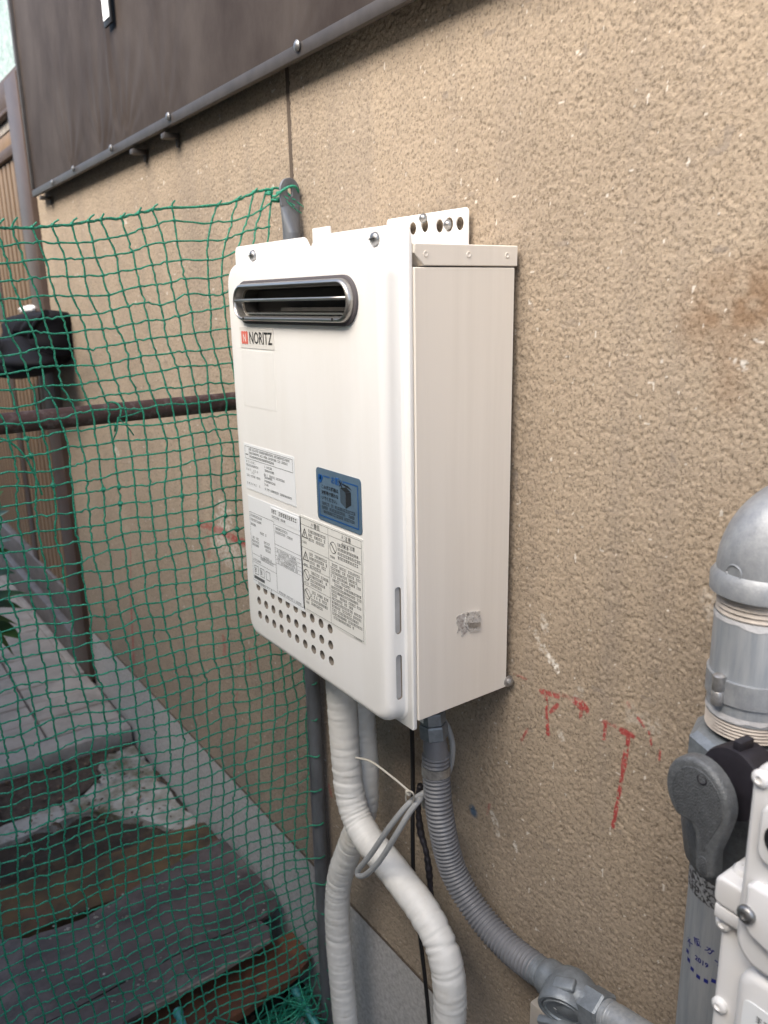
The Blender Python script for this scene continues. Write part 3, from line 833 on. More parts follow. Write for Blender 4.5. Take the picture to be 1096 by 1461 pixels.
def make_net():
    root = empty('green_net', (XN, -.04, .73), 'green knotted netting hung from the steel post across the alley', 'net')
    pitch = .0264
    ny, nz = 36, 71
    hem_y = np.array([-1.2, -.494, -.344, -.229, -.13, -.036]); hem_z = np.array([.66, .650, .658, .682, .706, .735])
    N = np.zeros((nz, ny, 3))
    for i in range(ny):
        yb = -.045 - i * pitch
        for j in range(nz):
            v = j * pitch * .955
            ztop = np.interp(yb, hem_y, hem_z)
            z = ztop - v
            # rows straighten to the level of the rail, sinking towards the post further down
            flat = .652 - v
            k = min(1, v / .30)
            z = z * (1 - k) + flat * k
            z -= .045 * min(1, max(0, (v - .35) / .8)) * (1 + yb / .62)
            y = yb - .060 + .060 * min(1, v / .33) + (.055 * (1 - i / ny) * math.exp(-v / .06) if i < 5 else 0)
            # gathered corner at the top of the post
            gx = math.exp(-(v / .07) ** 2) * math.exp(-(i / 3.0) ** 2)
            y = y * (1 - .55 * gx) + (-.045) * .55 * gx
            x = XN + .006 * math.sin(i * .68 + j * .19) * min(1, v * 3) - .010 * math.sin(v * 4 + i * .2)
            if v > 1.55:   # heap on the ground
                g = (v - 1.55)
                x += .10 * g + .03 * math.sin(i * 1.3 + j)
                z = max(z, -1.075 + .03 * vnoise(np.array(i * .7), np.array(j * .9), 3)) 
            y += .0052 * (vnoise(np.array(i * .8 + 3), np.array(j * .55), 81) - .5) * 2
            z += .0060 * (vnoise(np.array(i * .6), np.array(j * .8 + 9), 82) - .5) * 2
            N[j, i] = (x, y + .012 * math.sin(j * .23 + .5) * min(1, v), z)
    cords, verts, faces = [], [], []
    def cord(pts, r, wob):
        nonlocal verts, faces
        sp_ = spline(pts, 4)
        sp_[1:-1] += rng.normal(0, wob, (len(sp_) - 2, 3))
        V, F = sweep(sp_, lambda i, a: np.full(5, r * (1 + .16 * math.sin(i * 2.3))), 5)
        n = len(verts)
        verts += [tuple(v) for v in V]
        faces += [tuple(x + n for x in f) for f in F]
    for i in range(ny):
        cord(N[:, i], .00165, .0008)
    for j in range(nz):
        row = list(N[j])
        if j > 2: row = [np.array([XN + .012, -.012, row[0][2] + .004]), np.array([XN + .030, -.030, row[0][2] + .002])] + row if j % 3 == 0 else row
        cord(row,   .0023 if j == 0 else .00155, .0008)
    o = build('netting', verts, faces, M['net'], root, smooth=True)
    kv, kf = [], []
    for j in range(nz):
        for i in range(ny):
            c = N[j, i]; r = .0031 if j else .0038
            n = len(kv)
            kv += [tuple(c + np.array(d) * r) for d in ((1, 0, 0), (-1, 0, 0), (0, 1, 0), (0, -1, 0), (0, 0, 1.1), (0, 0, -1.1))]
            kf += [tuple(n + x for x in f) for f in ((0, 2, 4), (2, 1, 4), (1, 3, 4), (3, 0, 4), (2, 0, 5), (1, 2, 5), (3, 1, 5), (0, 3, 5))]
    tag(build('mesh_knots', kv, kf, M['net'], root, smooth=True), kind='stuff')
    # repaired runs of thick knots
    for (i, j) in [(round(a_ * 1.34), round(b_ * 1.34)) for a_, b_ in [(13, 9), (13, 10), (12, 11), (10, 12), (9, 12), (9, 13), (6, 13), (5, 14), (4, 14), (4, 15), (3, 15), (15, 10), (14, 8), (2, 16), (16, 8), (3, 16), (1, 17)]]:
        c = N[j, i]
        blob('repair_knot', c, .0040, M['net'], root, sub=2, seed=i * 7 + j, squash=(1, 1, 1.25), amt=.4)
    # hem tails along the top edge
    for i in range(2, ny - 3, 1):
        c = N[0, i]
        d = np.array([.004, random.uniform(.004, .010) if True else 0, random.uniform(.006, .015)])
        tube('hem_tail', [c, c + d * .5 + (0, -.002, 0), c + d], .0015, M['net'], root, seg=5, step=.004)
    # tie at the post top
    c = np.array([XN + .004, -.042, .722])
    ring = [c + np.array([.016 * math.cos(t) + .003 * math.sin(3 * t), .026 * math.sin(t) + .012, .009 * math.sin(2 * t + 1)]) for t in np.linspace(0, 4 * math.pi, 26)]
    tube('post_tie', ring, .0021, M['net'], root, seg=6, step=.004)
    for k in range(5):
        cc = c + rng.normal(0, .006, 3) + (0, -.02 + k * .008, 0)
        blob('tie_knot', cc, .0055, M['net'], root, sub=2, seed=k, amt=.4)
    for k in range(6):
        t = np.linspace(0, 1, 5)
        a = np.array([XN + .008, -.035, .715]); b = a + np.array([.01, random.uniform(-.02, .035), random.uniform(-.05, .02)])
        tube('frayed_end', [a, (a + b) / 2 + rng.normal(0, .005, 3), b], .0009, M['net'], root, seg=5, step=.005)
    # tie to the rail
    rc = pA + d_b * 0
    cr = P(168, 596, 0, XN - .02)
    ring = [cr + np.array([.028 * math.cos(t) - .02, .006 * math.sin(2 * t), .024 * math.sin(t)]) for t in np.linspace(0, 2 * math.pi, 14)]
    tube('rail_tie', ring, .0016, M['net'], root, seg=5, step=.004)
    for dd in ((.01, .02, -.03), (.01, -.015, -.035), (.012, .04, .01)):
        tube('tie_tail', [cr, cr + np.array(dd) * .5 + (0.01, 0, 0), cr + np.array(dd)], .0013, M['net'], root, seg=5, step=.004)
    # the foot of the net bunched up on the ground beside the post
    for k in range(22):
        y0, y1 = -.05 + random.uniform(-.02, .02), -.05 - random.uniform(.10, .42)
        pts = []
        for t_ in np.linspace(0, 1, 7):
            pts.append((XN - .03 + random.uniform(-.035, .035), y0 + (y1 - y0) * t_, -1.005 - .055 * t_ + random.uniform(-.018, .022)))
        tube('bunched_cord', pts, .0018, M['net'], root, seg=5, step=.006)
    # a loose strand across the upper left
    tube('loose_strand', [P(-10, 622, 0, XN + .012), P(16, 632, 0, XN + .014), P(36, 652, 0, XN + .014), P(52, 684, 0, XN + .012), P(60, 706, 0, XN + .004)], .0016, M['net'], root, seg=5, step=.006)
    return root
make_net()

# ------------------------------------------------------------------ water heater
HX0, HX1 = -.449, -.002           # flange
YF0, YF1 = -.172, -.178           # flange sheet
YC = -.205                        # front face of the cover
wh = empty('water_heater', (-.22, 0, 0), 'white wall mounted gas water heater with oval flue outlet', 'water heater')
# side and back casing
bm = bmesh.new()
bm_box(bm, (-.442, -.1715, 0), (0, -.012, .5755), .0012, 1)
from_bm('casing', bm, M['casing_beige'], wh, smooth=True, sharp=35)
# lid with folded lip, mitred at the front
lidp = [(-.1712, .6015), (-.0085, .6015), (-.0085, .577), (-.158, .577), (-.1712, .591)]
extrude('lid', lidp, 0, -.444, .0009, M['casing_beige'], wh, bev=.001, seg=1)
lid = bpy.data.objects['lid']
for y in (-.155, -.090, -.027):
    lathe('lid_rivet', [(.0036, 0), (.0036, .0006), (.0026, .0008), (.0018, .0002), (.0002, .0002)], (.0009, y, .590), (1, 0, 0), M['casing_beige'], lid, seg=10)
# flange sheet with notch and tab
def arc(cx, cz, r, a0, a1, n=5):
    return [(cx + r * math.cos(math.radians(a)), cz + r * math.sin(math.radians(a))) for a in np.linspace(a0, a1, n)]
nz_ = P(441, 345, 1, YF1)
fo = arc(HX1 - .018, .624 - .018, .018, 90, 0) + arc(HX1 - .004, -.014 + .004, .004, 0, -90) + arc(HX0 + .01, -.004, .01, -90, -180) + arc(HX0 + .010, .614, .010, 180, 90)
fo += [(nz_[0] - .018, .624), (nz_[0] - .014, .622), (nz_[0], .606), (nz_[0] + .014, .622), (nz_[0] + .018, .624)]
extrude('front_flange', fo, 1, YF0, YF1, M['flange'], wh, bev=.0015, seg=2)
tb = P(463, 329, 1, YF0 + .002)
box('catch_tab', (tb[0] - .030, YF0 + .001, .60), (tb[0] + .014, YF0 + .004, .634), M['flange'], wh, bev=.001)
for px, py in ((362, 365), (536, 341)):
    c = P(px, py, 1, YF1)
    s = lathe('flange_screw', [(.0085, 0), (.0085, .0012), (.0072, .004), (.0035, .0058), (.0005, .006)], c, (0, -1, 0), M['screw'], wh, seg=16)
    box('screw_slot', (c[0] - .0055, c[1] - .0066, c[2] - .0007), (c[0] + .0055, c[1] - .0056, c[2] + .0007), M['dark_inside'], s)

# raised cover, hollowed for outlet, vent holes and side slots
CX0, CX1, CZ0, CZ1 = -.4345, -.0175, -.010, .5975
def rr_loop(inset, y):
    r = max(.03 - inset * .6, .012)
    return [(x, y, z) for x, z in rrect(CX0 + inset, CX1 - inset, CZ0 + inset, CZ1 - inset, r, 6)]
bm = bmesh.new()
rows = [rr_loop(-.004, YF1 + .001), rr_loop(-.0035, YF1 - .0005), rr_loop(-.001, YF1 - .0025), rr_loop(0, YF1 - .006), rr_loop(.0006, YF1 - .013)]
R_ = .0135
for a in np.linspace(12, 90, 7):
    a = math.radians(a)
    rows.append(rr_loop(.0006 + R_ * (1 - math.cos(a)), YC + R_ * (1 - math.sin(a))))
ring = [[bm.verts.new(v) for v in r] for r in rows]
n = len(ring[0])
for i in range(len(ring) - 1):
    for j in range(n):
        bm.faces.new((ring[i][j], ring[i][(j + 1) % n], ring[i + 1][(j + 1) % n], ring[i + 1][j]))
bm.faces.new(ring[0]); bm.faces.new(ring[-1])
cover = from_bm('front_cover', bm, M['white'], wh)
OX0, OX1, OZ = -.3865, -.0695, .5400
cut = bmesh.new()
def cut_prism(loop, axis, a, b):
    t = bmesh.new()
    f = []
    for h in (a, b):
        f.append([t.verts.new((h, p[0], p[1]) if axis == 0 else (p[0], h, p[1])) for p in loop])
    t.faces.new(f[0]); t.faces.new(f[1][::-1])
    for i in range(len(loop)):
        k_ = (i + 1) % len(loop)
        t.faces.new((f[0][i], f[1][i], f[1][k_], f[0][k_]))
    bmesh.ops.recalc_face_normals(t, faces=t.faces)
    merge(cut, t)
h00, h09, h29 = P(368.6, 836.8, 1, YC), P(471, 897, 1, YC), P(471.5, 942, 1, YC)
for r in range(3):
    for c_ in range(10):
        x = h00[0] + (h09[0] - h00[0]) * c_ / 9
        z = .5 * (h00[2] + h09[2]) + (h29[2] - .5 * (h00[2] + h09[2])) * r / 2
        cut_prism(circle(x, z, .0070, 16), 1, YC - .01, YC + .022)
cut_prism(rrect(OX0 + .008, OX1 - .008, OZ - .0185, OZ + .0185, .0184, 8), 1, YC - .01, YC + .026)
for (pa, pb) in (((575, 836), (575, 903)), ((577, 932), (577, 996))):
    za, zb_ = P(*pa, 0, CX1)[2], P(*pb, 0, CX1)[2]
    cut_prism(rrect(YF1 - .0155, YF1 - .0065, zb_, za, .0044, 5), 0, CX1 - .010, CX1 + .01)
cm = bpy.data.meshes.new('cutter'); cut.to_mesh(cm); cut.free(); cm.materials.append(M['hole'])
co_ = bpy.data.objects.new('cutter', cm); C.objects.link(co_)
md = cover.modifiers.new('b', 'BOOLEAN'); md.object = co_; md.operation = 'DIFFERENCE'; md.solver = 'EXACT'
cover.location = (0, 0, 0); par = cover.parent; cover.parent = None
try: md.material_mode = 'TRANSFER'
except Exception: pass
bpy.context.view_layer.update()
dg = bpy.context.evaluated_depsgraph_get()
me = bpy.data.meshes.new_from_object(cover.evaluated_get(dg))
cover.modifiers.clear(); cover.data = me
bpy.data.objects.remove(co_)
cover.parent = par; cover.location = -Vector(par.location)
shade(me, 28)

for (pa, pb) in (((575, 836), (575, 903)), ((577, 932), (577, 996))):
    za, zb_ = P(*pa, 0, CX1)[2], P(*pb, 0, CX1)[2]
    box('slot_floor', (CX1 - .0062, YF1 - .0160, zb_ - .0005), (CX1 - .0030, YF1 - .0060, za + .0005), M['slot_'], wh)
# flue outlet
def stadium_loop(inset, y, n=10):
    return [(x, y, z) for x, z in rrect(OX0 + inset, OX1 - inset, OZ - .0265 + inset, OZ + .0265 - inset, .0264 - inset, n)]
def stad(name, prof, m, parent):
    V, F = [], []
    for ins, y in prof: V += stadium_loop(ins, y)
    n = len(V) // len(prof)
    for i in range(len(prof) - 1):
        for j in range(n): F.append((i * n + j, i * n + (j + 1) % n, (i + 1) * n + (j + 1) % n, (i + 1) * n + j))
    return build(name, V, F, m, parent, smooth=True, sharp=50)
stad('outlet_gasket', [(-.004, YC + .001), (-.004, YC - .0035), (-.002, YC - .0045), (.006, YC - .0045)], M['gasket'], wh)
go = stad('flue_outlet', [(.0, YC - .003), (.0, YC - .007), (.0008, YC - .0105), (.0025, YC - .0125), (.0042, YC - .0130), (.0056, YC - .0118), (.006, YC - .009), (.0075, YC - .002), (.0085, YC + .024)], M['steel'], wh)
stad('outlet_throat', [(.0090, YC + .003), (.0092, YC + .0255), (.0200, YC + .0256)], M['dark_inside'], go)
box('throat_back', (OX0 + .012, YC + .0240, OZ - .016), (OX1 - .012, YC + .0250, OZ + .016), M['dark_inside'], go)
# louvre bar across the middle
V, F = sweep(np.array([(x, YC - .0105, OZ + .0030) for x in np.linspace(OX0 + .007, OX1 - .007, 8)]), .0023, 10)
build('outlet_bar', V, F, M['steel'], go, smooth=True)
box('lower_vane', (OX0 + .026, YC - .004, OZ - .0168), (OX1 - .026, YC + .020, OZ - .0145), M['steel'], go, M=None)
box('inner_baffle', (OX0 + .11, YC + .010, OZ - .013), (OX1 - .03, YC + .022, OZ - .008), M['duct'], go)
for x in (OX0 + .035, OX1 - .036):
    lathe('drain_hole', [(.0022, 0), (.0022, .0006)], (x, YC - .0128, OZ - .0222), (0, -1, 0), M['dark_inside'], go, seg=8)

# ---------------- labels on the cover (flat print at its true place)
YL = YC - .0008
def plate(name, x0, x1, z0, z1, m, r=.002, y=YL, parent=wh, th=.0006):
    return extrude(name, rrect(x0, x1, z0, z1, r, 4), 1, y + th, y, m, parent, smooth=False)
def quads(name, rects, m, parent, y):
    V, F = [], []
    for x0, z0, x1, z1 in rects:
        n = len(V); V += [(x0, y, z0), (x1, y, z0), (x1, y, z1), (x0, y, z1)]; F.append((n, n + 1, n + 2, n + 3))
    return build(name, V, F, m, parent)
def lines(x0, x1, z, h, fill=.9, seed=0, gap=.25):
    """one line of small illegible characters: short strokes"""
    rr = random.Random(seed)
    out, x = [], x0
    end = x0 + (x1 - x0) * fill
    while x < end - h * .5:
        wch = h * rr.uniform(.55, .95)
        if rr.random() > .12:
            q = rr.random()
            out.append((x, z + h * .82, x + wch, z + h))
            out.append((x, z, x + wch, z + h * .16))
            if q < .7: out.append((x + wch * .4, z, x + wch * .58, z + h))
            if q > .3: out.append((x, z + h * .42, x + wch, z + h * .58))
        x += wch + h * gap
    return out
YT = YL - .0004
# brand plate
bx0, bx1, bz0, bz1 = -.392, -.284, .4735, .5045
bp_ = plate('brand_label', bx0, bx1, bz0, bz1, M['sticker_clear'])
lg = [(bx0 + .006 + i * .0072, bz0 + .006, bx0 + .0122 + i * .0072, bz1 - .006) for i in range(3)]
for x0, z0, x1, z1 in lg:
    extrude('logo_bar', rrect(x0 + .0002, x1 + .0008, z0, z1, .0022, 4), 1, YT + .0001, YT - .0001, M['logo_red'], bp_, smooth=False)
text('logo_letter', 'N', .0165, (bx0 + .0115, YT - .0003, bz0 + .0095), M['sticker_clear'], bp_, sx=.85, bold=.0002)
text('brand_name', 'NORITZ', .0245, (bx0 + .0315, YT, bz0 + .0072), M['print'], bp_, sx=.80, bold=.00035)
plate('faded_patch', -.392, -.287, .385, .470, M['white'], r=.001, th=.0003, y=YC - .0003)
# rating label
r0x, r1x, r0z, r1z = -.404, -.242, .2505, .3245
la = plate('rating_label', r0x, r1x, r0z, r1z, M['paper'], r=.001)
def frame(x0, x1, z0, z1, t=.0005):
    return [(x0, z0, x1, z0 + t), (x0, z1 - t, x1, z1), (x0, z0 + t, x0 + t, z1 - t), (x1 - t, z0 + t, x1, z1 - t)]
q = frame(r0x + .004, r1x - .004, r1z - .024, r1z - .004)
for k in range(3): q += lines(r0x + .018, r1x - .006, r1z - .0095 - k * .0056, .0032, (.97, .92, .6)[k], 100 + k)
q += [(r0x + .006, r1z - .018, r0x + .015, r1z - .0165)]
for k in range(7):
    z = r1z - .030 - k * .0056
    if k in (2, 6): z -= .0016
    q += lines(r0x + .006, r0x + .052, z, .0031, (.8, .95, .9, .95, 1, 0, .95)[k], 120 + k, gap=(1.2 if k in (0, 2, 3, 6) else .3))
    q += lines(r0x + .066, r1x - .006, z, .0031, (.3, .4, .72, .3, .4, .15, .95)[k], 140 + k)
quads('label_print', q, M['print'], la, YT)
# specification print straight on the cover
s0x, s1x, s0z, s1z = -.398, -.234, .094, .213
lb_ = plate('specification_label', s0x - .003, s1x + .003, s0z - .004, s1z + .026, M['paper'], r=.001)
mx = s0x + .083
q = frame(s0x, mx, s0z + .002, s1z) + frame(mx - .0005, s1x, s0z + .002, s1z - .004)
q += [(s0x, s0z + .034, mx, s0z + .0345), (s0x, s0z + .048, mx, s0z + .0485), (mx, s1z - .036, s1x, s1z - .0355)]
for k in range(5): q += [(mx, s1z - .042 - k * .0062, s1x, s1z - .0416 - k * .0062)]
for k in range(4): q += lines(mx + .006, s1x - .006, s1z - .0468 - k * .0062, .0034, .92, 180 + k)
for k, (zz, a, b, f) in enumerate([(.007, .003, .07, .6), (.014, .003, .07, .55), (.022, .003, .07, .25), (.031, .034, .075, .5), (.044, .003, .03, .9), (.050, .003, .03, .95), (.056, .003, .03, .95), (.044, .046, .072, .9), (.050, .046, .072, .9), (.056, .046, .072, .8), (.070, .03, .078, .9), (.0755, .03, .078, .95), (.082, .004, .07, .4)]):
    q += lines(s0x + a, s0x + b, s1z - zz, .0036, f, 200 + k)
for k, (zz, f) in enumerate([(.011, .55), (.017, .75)]): q += lines(mx + .004, s1x - .004, s1z - zz, .0036, f, 230 + k)
q += lines(s0x + .012, s0x + .07, s0z - .0015, .003, .9, 240) + lines(mx + .005, s1x, s0z + .004, .003, .9, 241)
for i in range(3):
    q += frame(s0x + .006 + i * .020, s0x + .020 + i * .020, s0z + .014, s0z + .029, .0009)
    q += lines(s0x + .008 + i * .020, s0x + .019 + i * .020, s0z + .018, .007, .9, 250 + i)
q += [(s0x + .003, s0z + .0055, s0x + .040, s0z + .011)]
quads('label_print', q, M['print_grey'], lb_, YT)
wl2 = plate('gas_type_label', s0x + .075, s1x, s1z + .003, s1z + .022, M['paper'], r=.001, y=YL - .0006, parent=lb_)
quads('label_print', lines(s0x + .079, s1x - .004, s1z + .0135, .0058, .98, 260) + lines(s0x + .079, s1x - .03, s1z + .006, .0036, .8, 261), M['print'], wl2, YT - .0006)
# warning label
w0x, w1x, w0z, w1z = -.2335, -.0700, .0945, .2415
wl = plate('warning_label', w0x, w1x, w0z, w1z, M['paper_cream'], r=.001)
mx = w0x + .078
i0, i1, iz0, iz1 = w0x + .003, w1x - .003, w0z + .003, w1z - .003
q = frame(i0, i1, iz0, iz1, .0004) + [(mx, iz0, mx + .0004, iz1)] + [(i0, iz1 - .0105, i1, iz1 - .0101)]
rowsz = [iz1 - .0105, iz1 - .045, iz1 - .073, iz1 - .103, iz0 + .002]
for z in rowsz[1:4]: q += [(i0, z, mx, z + .0004)]
q += [(mx, iz1 - .046, i1, iz1 - .0456)]
sd_ = 300
for r in range(4):
    top = rowsz[r] - .006
    nln = 4 if r else 3
    for k in range(nln):
        q += lines(i0 + .021, mx - .003, top - k * .0062 - .002, .0040, (.98, .95, .9, .6)[k], sd_); sd_ += 1
    q += lines(i0 + .003, i0 + .017, top - .0215, .0030, .9, sd_); sd_ += 1
for k in range(4):
    q += lines(mx + .024, i1 - .003, iz1 - .0205 - k * .0062, .0040, (.5, .95, .98, .9)[k], sd_); sd_ += 1
q += lines(mx + .004, mx + .019, iz1 - .0415, .003, .9, sd_)
for k in range(15):
    q += lines(mx + .004, i1 - .002, iz1 - .053 - k * .0056, .0036, (.97, .99, .9, .98, .7)[k % 5], 340 + k)
q += lines(i1 - .026, i1 - .002, w0z + .0008, .0018, .9, 390)
quads('label_print', q, M['print'], wl, YT)
text('caution_title', '⚠警告', .0085, (w0x + .030, YT, iz1 - .0092), M['print'], wl, sx=.95)
text('caution_title', '⚠注意', .0085, (mx + .032, YT, iz1 - .0092), M['print'], wl, sx=.95)
text('caution_title', 'やけど注意', .0066, (mx + .034, YT - .0001, iz1 - .0182), M['print'], wl)
def ringsym(cx, cz, r, slash=True):
    V, F = [], []
    n = 20
    for i in range(n):
        a = 2 * math.pi * i / n
        V += [(cx + r * math.cos(a), YT, cz + r * math.sin(a)), (cx + (r - .0008) * math.cos(a), YT, cz + (r - .0008) * math.sin(a))]
    for i in range(n):
        k_ = (i + 1) % n
        F.append((2 * i, 2 * k_, 2 * k_ + 1, 2 * i + 1))
    n = len(V); c_ = r * .70; t = .0005
    V += [(cx - c_ - t, YT - .0001, cz + c_ - t), (cx - c_ + t, YT - .0001, cz + c_ + t), (cx + c_ + t, YT - .0001, cz - c_ + t), (cx + c_ - t, YT - .0001, cz - c_ - t)]
    F.append((n, n + 1, n + 2, n + 3))
    build('prohibition_symbol', V, F, M['print'], wl)
def trisym(cx, cz, r):
    V, F = [], []
    for rr in (r, r * .72):
        for a in (90, 210, 330):
            V.append((cx + rr * math.cos(math.radians(a)), YT, cz + rr * math.sin(math.radians(a))))
    F = [(0, 1, 4, 3), (1, 2, 5, 4), (2, 0, 3, 5)]
    n = len(V); V += [(cx - .0005, YT, cz - .002), (cx + .0005, YT, cz - .002), (cx + .0008, YT, cz + .0035), (cx - .0008, YT, cz + .0035)]
    F.append((n, n + 1, n + 2, n + 3))
    build('warning_symbol', V, F, M['print'], wl)
trisym(i0 + .0105, rowsz[0] - .014, .010); trisym(i0 + .0105, rowsz[1] - .014, .010)
ringsym(i0 + .0105, rowsz[2] - .013, .0085); ringsym(i0 + .0105, rowsz[3] - .013, .0085); ringsym(mx + .0125, iz1 - .026, .0085)
# blue notice
n0x, n1x, n0z, n1z = -.1805, -.0705, .2465, .3205
bl = plate('blue_notice', n0x, n1x, n0z, n1z, M['blue'], r=.006, y=YL - .0003, th=.0009)
YB = YL - .0007
q = frame(n0x + .006, n1x - .006, n0z + .006, n1z - .009, .0016)
q = [r for r in q if r[1] < n1z - .02 or r[3] - r[1] > .01] + [(n0x + .020, n1z - .0106, n0x + .036, n1z - .009), (n0x + .070, n1z - .0106, n1x - .006, n1z - .009)]
quads('notice_border', q, M['blue_dark'], bl, YB)
text('notice_title', 'お願い', .0110, (n0x + .0385, YB, n1z - .0160), M['blue_dark'], bl, bold=.0002)
for c_ in ((n0x + .010, n1z - .012), (n0x + .0145, n1z - .0125), (n0x + .0115, n1z - .017)):
    lathe('notice_mark', [(.0036, 0), (.0036, .0002)], (c_[0], YB, c_[1]), (0, -1, 0), M['blue_dark'], bl, seg=12)
for k, tx in enumerate(('このガス機器は', '波板等で囲わな', 'いでください。')):
    text('notice_text', tx, .0062, (n0x + .013, YB, n1z - .0275 - k * .0078), M['blue_ink'], bl, bold=.00012)
q = []
for k in range(3): q += lines(n0x + .013, n1x - .010, n0z + .0235 - k * .0058, .0040, (.97, .93, .95)[k], 400 + k, gap=.15)
quads('notice_text', q, M['blue_ink'], bl, YB)
def poly(name, pts, m, parent, y):
    return build(name, [(x, y, z) for x, z in pts], [tuple(range(len(pts)))], m, parent)
gx, gz = n0x + .061, n0z + .033
M['pict_mid'] = mat('pictogram_mid', (.05, .075, .10), .5)
poly('pictogram', [(gx, gz + .002), (gx + .013, gz - .004), (gx + .013, gz + .017), (gx, gz + .021)], M['pict_mid'], bl, YB)
poly('pictogram', [(gx + .0132, gz - .004), (gx + .026, gz + .003), (gx + .026, gz + .020), (gx + .0132, gz + .017)], M['blue_ink'], bl, YB)
poly('pictogram', [(gx, gz + .0215), (gx + .013, gz + .0172), (gx + .026, gz + .0205), (gx + .015, gz + .025)], M['blue_ink'], bl, YB)
poly('pictogram', [(gx - .002, gz + .029), (gx + .020, gz + .0275), (gx + .029, gz + .023), (gx + .010, gz + .026)], M['blue_ink'], bl, YB)
for s in (1, -1):
    poly('cross_mark', [(gx - .003, gz + .0265 + s * .004), (gx - .001, gz + .0275 + s * .004), (gx + .006, gz + .0275 - s * .004), (gx + .004, gz + .0265 - s * .004)], M['blue_ink'], bl, YB - .0001)

# ---------------- mounting bracket on the wall
mb0, mb1 = P(552, 315, 1, -.012)[0], P(668, 296, 1, -.012)[0]
bz1 = .6555
holes = [[(x + .0082 * math.cos(a), z + .0088 * math.sin(a)) for a in np.linspace(0, 2 * math.pi, 18, endpoint=False)] for x, z in
         [(P(px, py, 1, -.012)[0], P(px, py, 1, -.012)[2]) for px, py in ((589, 326), (606, 322), (627, 322.5), (641, 320), (656, 319))]]
br = extrude('mounting_bracket', rrect(mb0, mb1, .585, bz1, .006, 4), 1, -.0095, -.0125, M['flange'], wh, bev=.0006, seg=1, holes=holes)
for px, py in ((605.5, 311.5), (640.5, 320.5)):
    c = P(px, py, 1, -.0125)
    lathe('bracket_screw', [(.0065, 0), (.0068, .0015), (.0062, .004), (.004, .0065), (.0012, .0075)], c, (0, -1, 0), M['screw'], br, seg=16)
# lower corner bolt, torn foil tape
c = P(725.5, 971.5, 0, .0006)
lathe('corner_bolt', [(.0085, 0), (.0085, .0012), (.0055, .002), (.0055, .005), (.0035, .0065), (.0005, .007)], c, (1, 0, 0), M['alu'], wh, seg=14)
def side_patch(name, pix, m, th, jag):
    pts = [P(x, y, 0, .0008) for x, y in pix]
    out = []
    for i in range(len(pts)):
        a, b = pts[i], pts[(i + 1) % len(pts)]
        for q_ in range(5):
            p = a + (b - a) * q_ / 5
            out.append((p[1] + random.uniform(-jag, jag), p[2] + random.uniform(-jag, jag)))
    return extrude(name, out, 0, .0002, .0002 + th, m, wh, smooth=False)
side_patch('foil_tape', [(665, 874), (684, 871), (685, 886), (684, 899), (670, 902), (663, 892)], M['foil'], .0022, .0009)
side_patch('tape_residue', [(652, 880), (664, 874), (664, 890), (668, 900), (660, 908), (657, 900), (653, 902)], M['scratch'], .0006, .0016)
side_patch('foil_tape', [(665, 888), (684, 887), (684, 893), (668, 895)], M['alu'], .0032, .0006)

# ------------------------------------------------------------------ wrapped pipes under the heater
def wrapped(name, pts, r, label, pitch=.021, seed=0, tight=()):
    p, s = resample(spline(pts, 40), .0022)
    ph = seed * 1.7
    # creases at the inside of bends
    t = np.gradient(p, axis=0); t /= np.linalg.norm(t, axis=1)[:, None]
    curv = np.linalg.norm(np.gradient(t, axis=0), axis=1) / .0022
    curv = np.convolve(curv, np.ones(25) / 25, 'same')
    def rad(i, a):
        u = (s[i] / pitch + a / (2 * np.pi) + .35 * vnoise(np.full_like(a, s[i] * 30), a, seed)) % 1.0
        step = np.clip(u / .10, 0, 1) - .8 * u
        aa = .55 * np.cos(a + .8 * math.sin(s[i] * 9 + seed))
        c1 = vnoise(np.full_like(a, s[i] * 150) + 1.6 * aa, np.full_like(a, s[i] * 9), seed + 2)
        c2 = vnoise(np.full_like(a, s[i] * 330) - 1.2 * aa, np.full_like(a, s[i] * 20), seed + 9)
        am = min(1.0, .25 + curv[i] * .06 + .9 * max(0, float(vnoise(np.array(s[i] * 9.), np.array(3.), seed + 5)) - .35))
        wr = -am * (.0021 * np.clip((c1 - .62) / .38, 0, 1) + .0017 * np.clip((c2 - .6) / .4, 0, 1))
        return r * (1 + .05 * (vnoise(np.full_like(a, s[i] * 22), np.cos(a) + 4, seed + 1) - .5)) + .0009 * step + wr
    V, F = sweep(p, rad, 28)
    o = build(name, V, F, M['tape_wrap'], smooth=True)
    return tag(o, label, 'pipe', 'white tape wrapped pipes under the heater')
yA = -.115
wrapped('insulated_pipe', [P(483, 930, 1, yA), P(487, 985, 1, yA), P(493, 1075, 1, yA), P(502, 1145, 1, yA), P(524, 1195, 1, yA), P(562, 1243, 1, yA), P(604, 1300, 1, yA), P(632, 1357, 1, yA), P(642, 1415, 1, yA), P(639, 1500, 1, yA), P(630, 1600, 1, yA)],
        .0250, 'white tape wrapped pipe bending down to the right in front of the other', seed=1)
yB_ = -.065
wrapped('insulated_pipe', [P(509, 940, 1, yB_), P(513, 990, 1, yB_), P(518, 1060, 1, yB_), P(521, 1110, 1, yB_), P(518, 1160, 1, yB_ - .002), P(499, 1210, 1, yB_ - .006), P(484, 1258, 1, yB_ - .01), P(482, 1320, 1, yB_ - .01), P(487, 1390, 1, yB_ - .01), P(493, 1461, 1, yB_ - .01), P(500, 1560, 1, yB_ - .01), P(506, 1640, 1, yB_ - .01)],
        .0246, 'white tape wrapped pipe crossing behind the other and dropping at the left', seed=4)

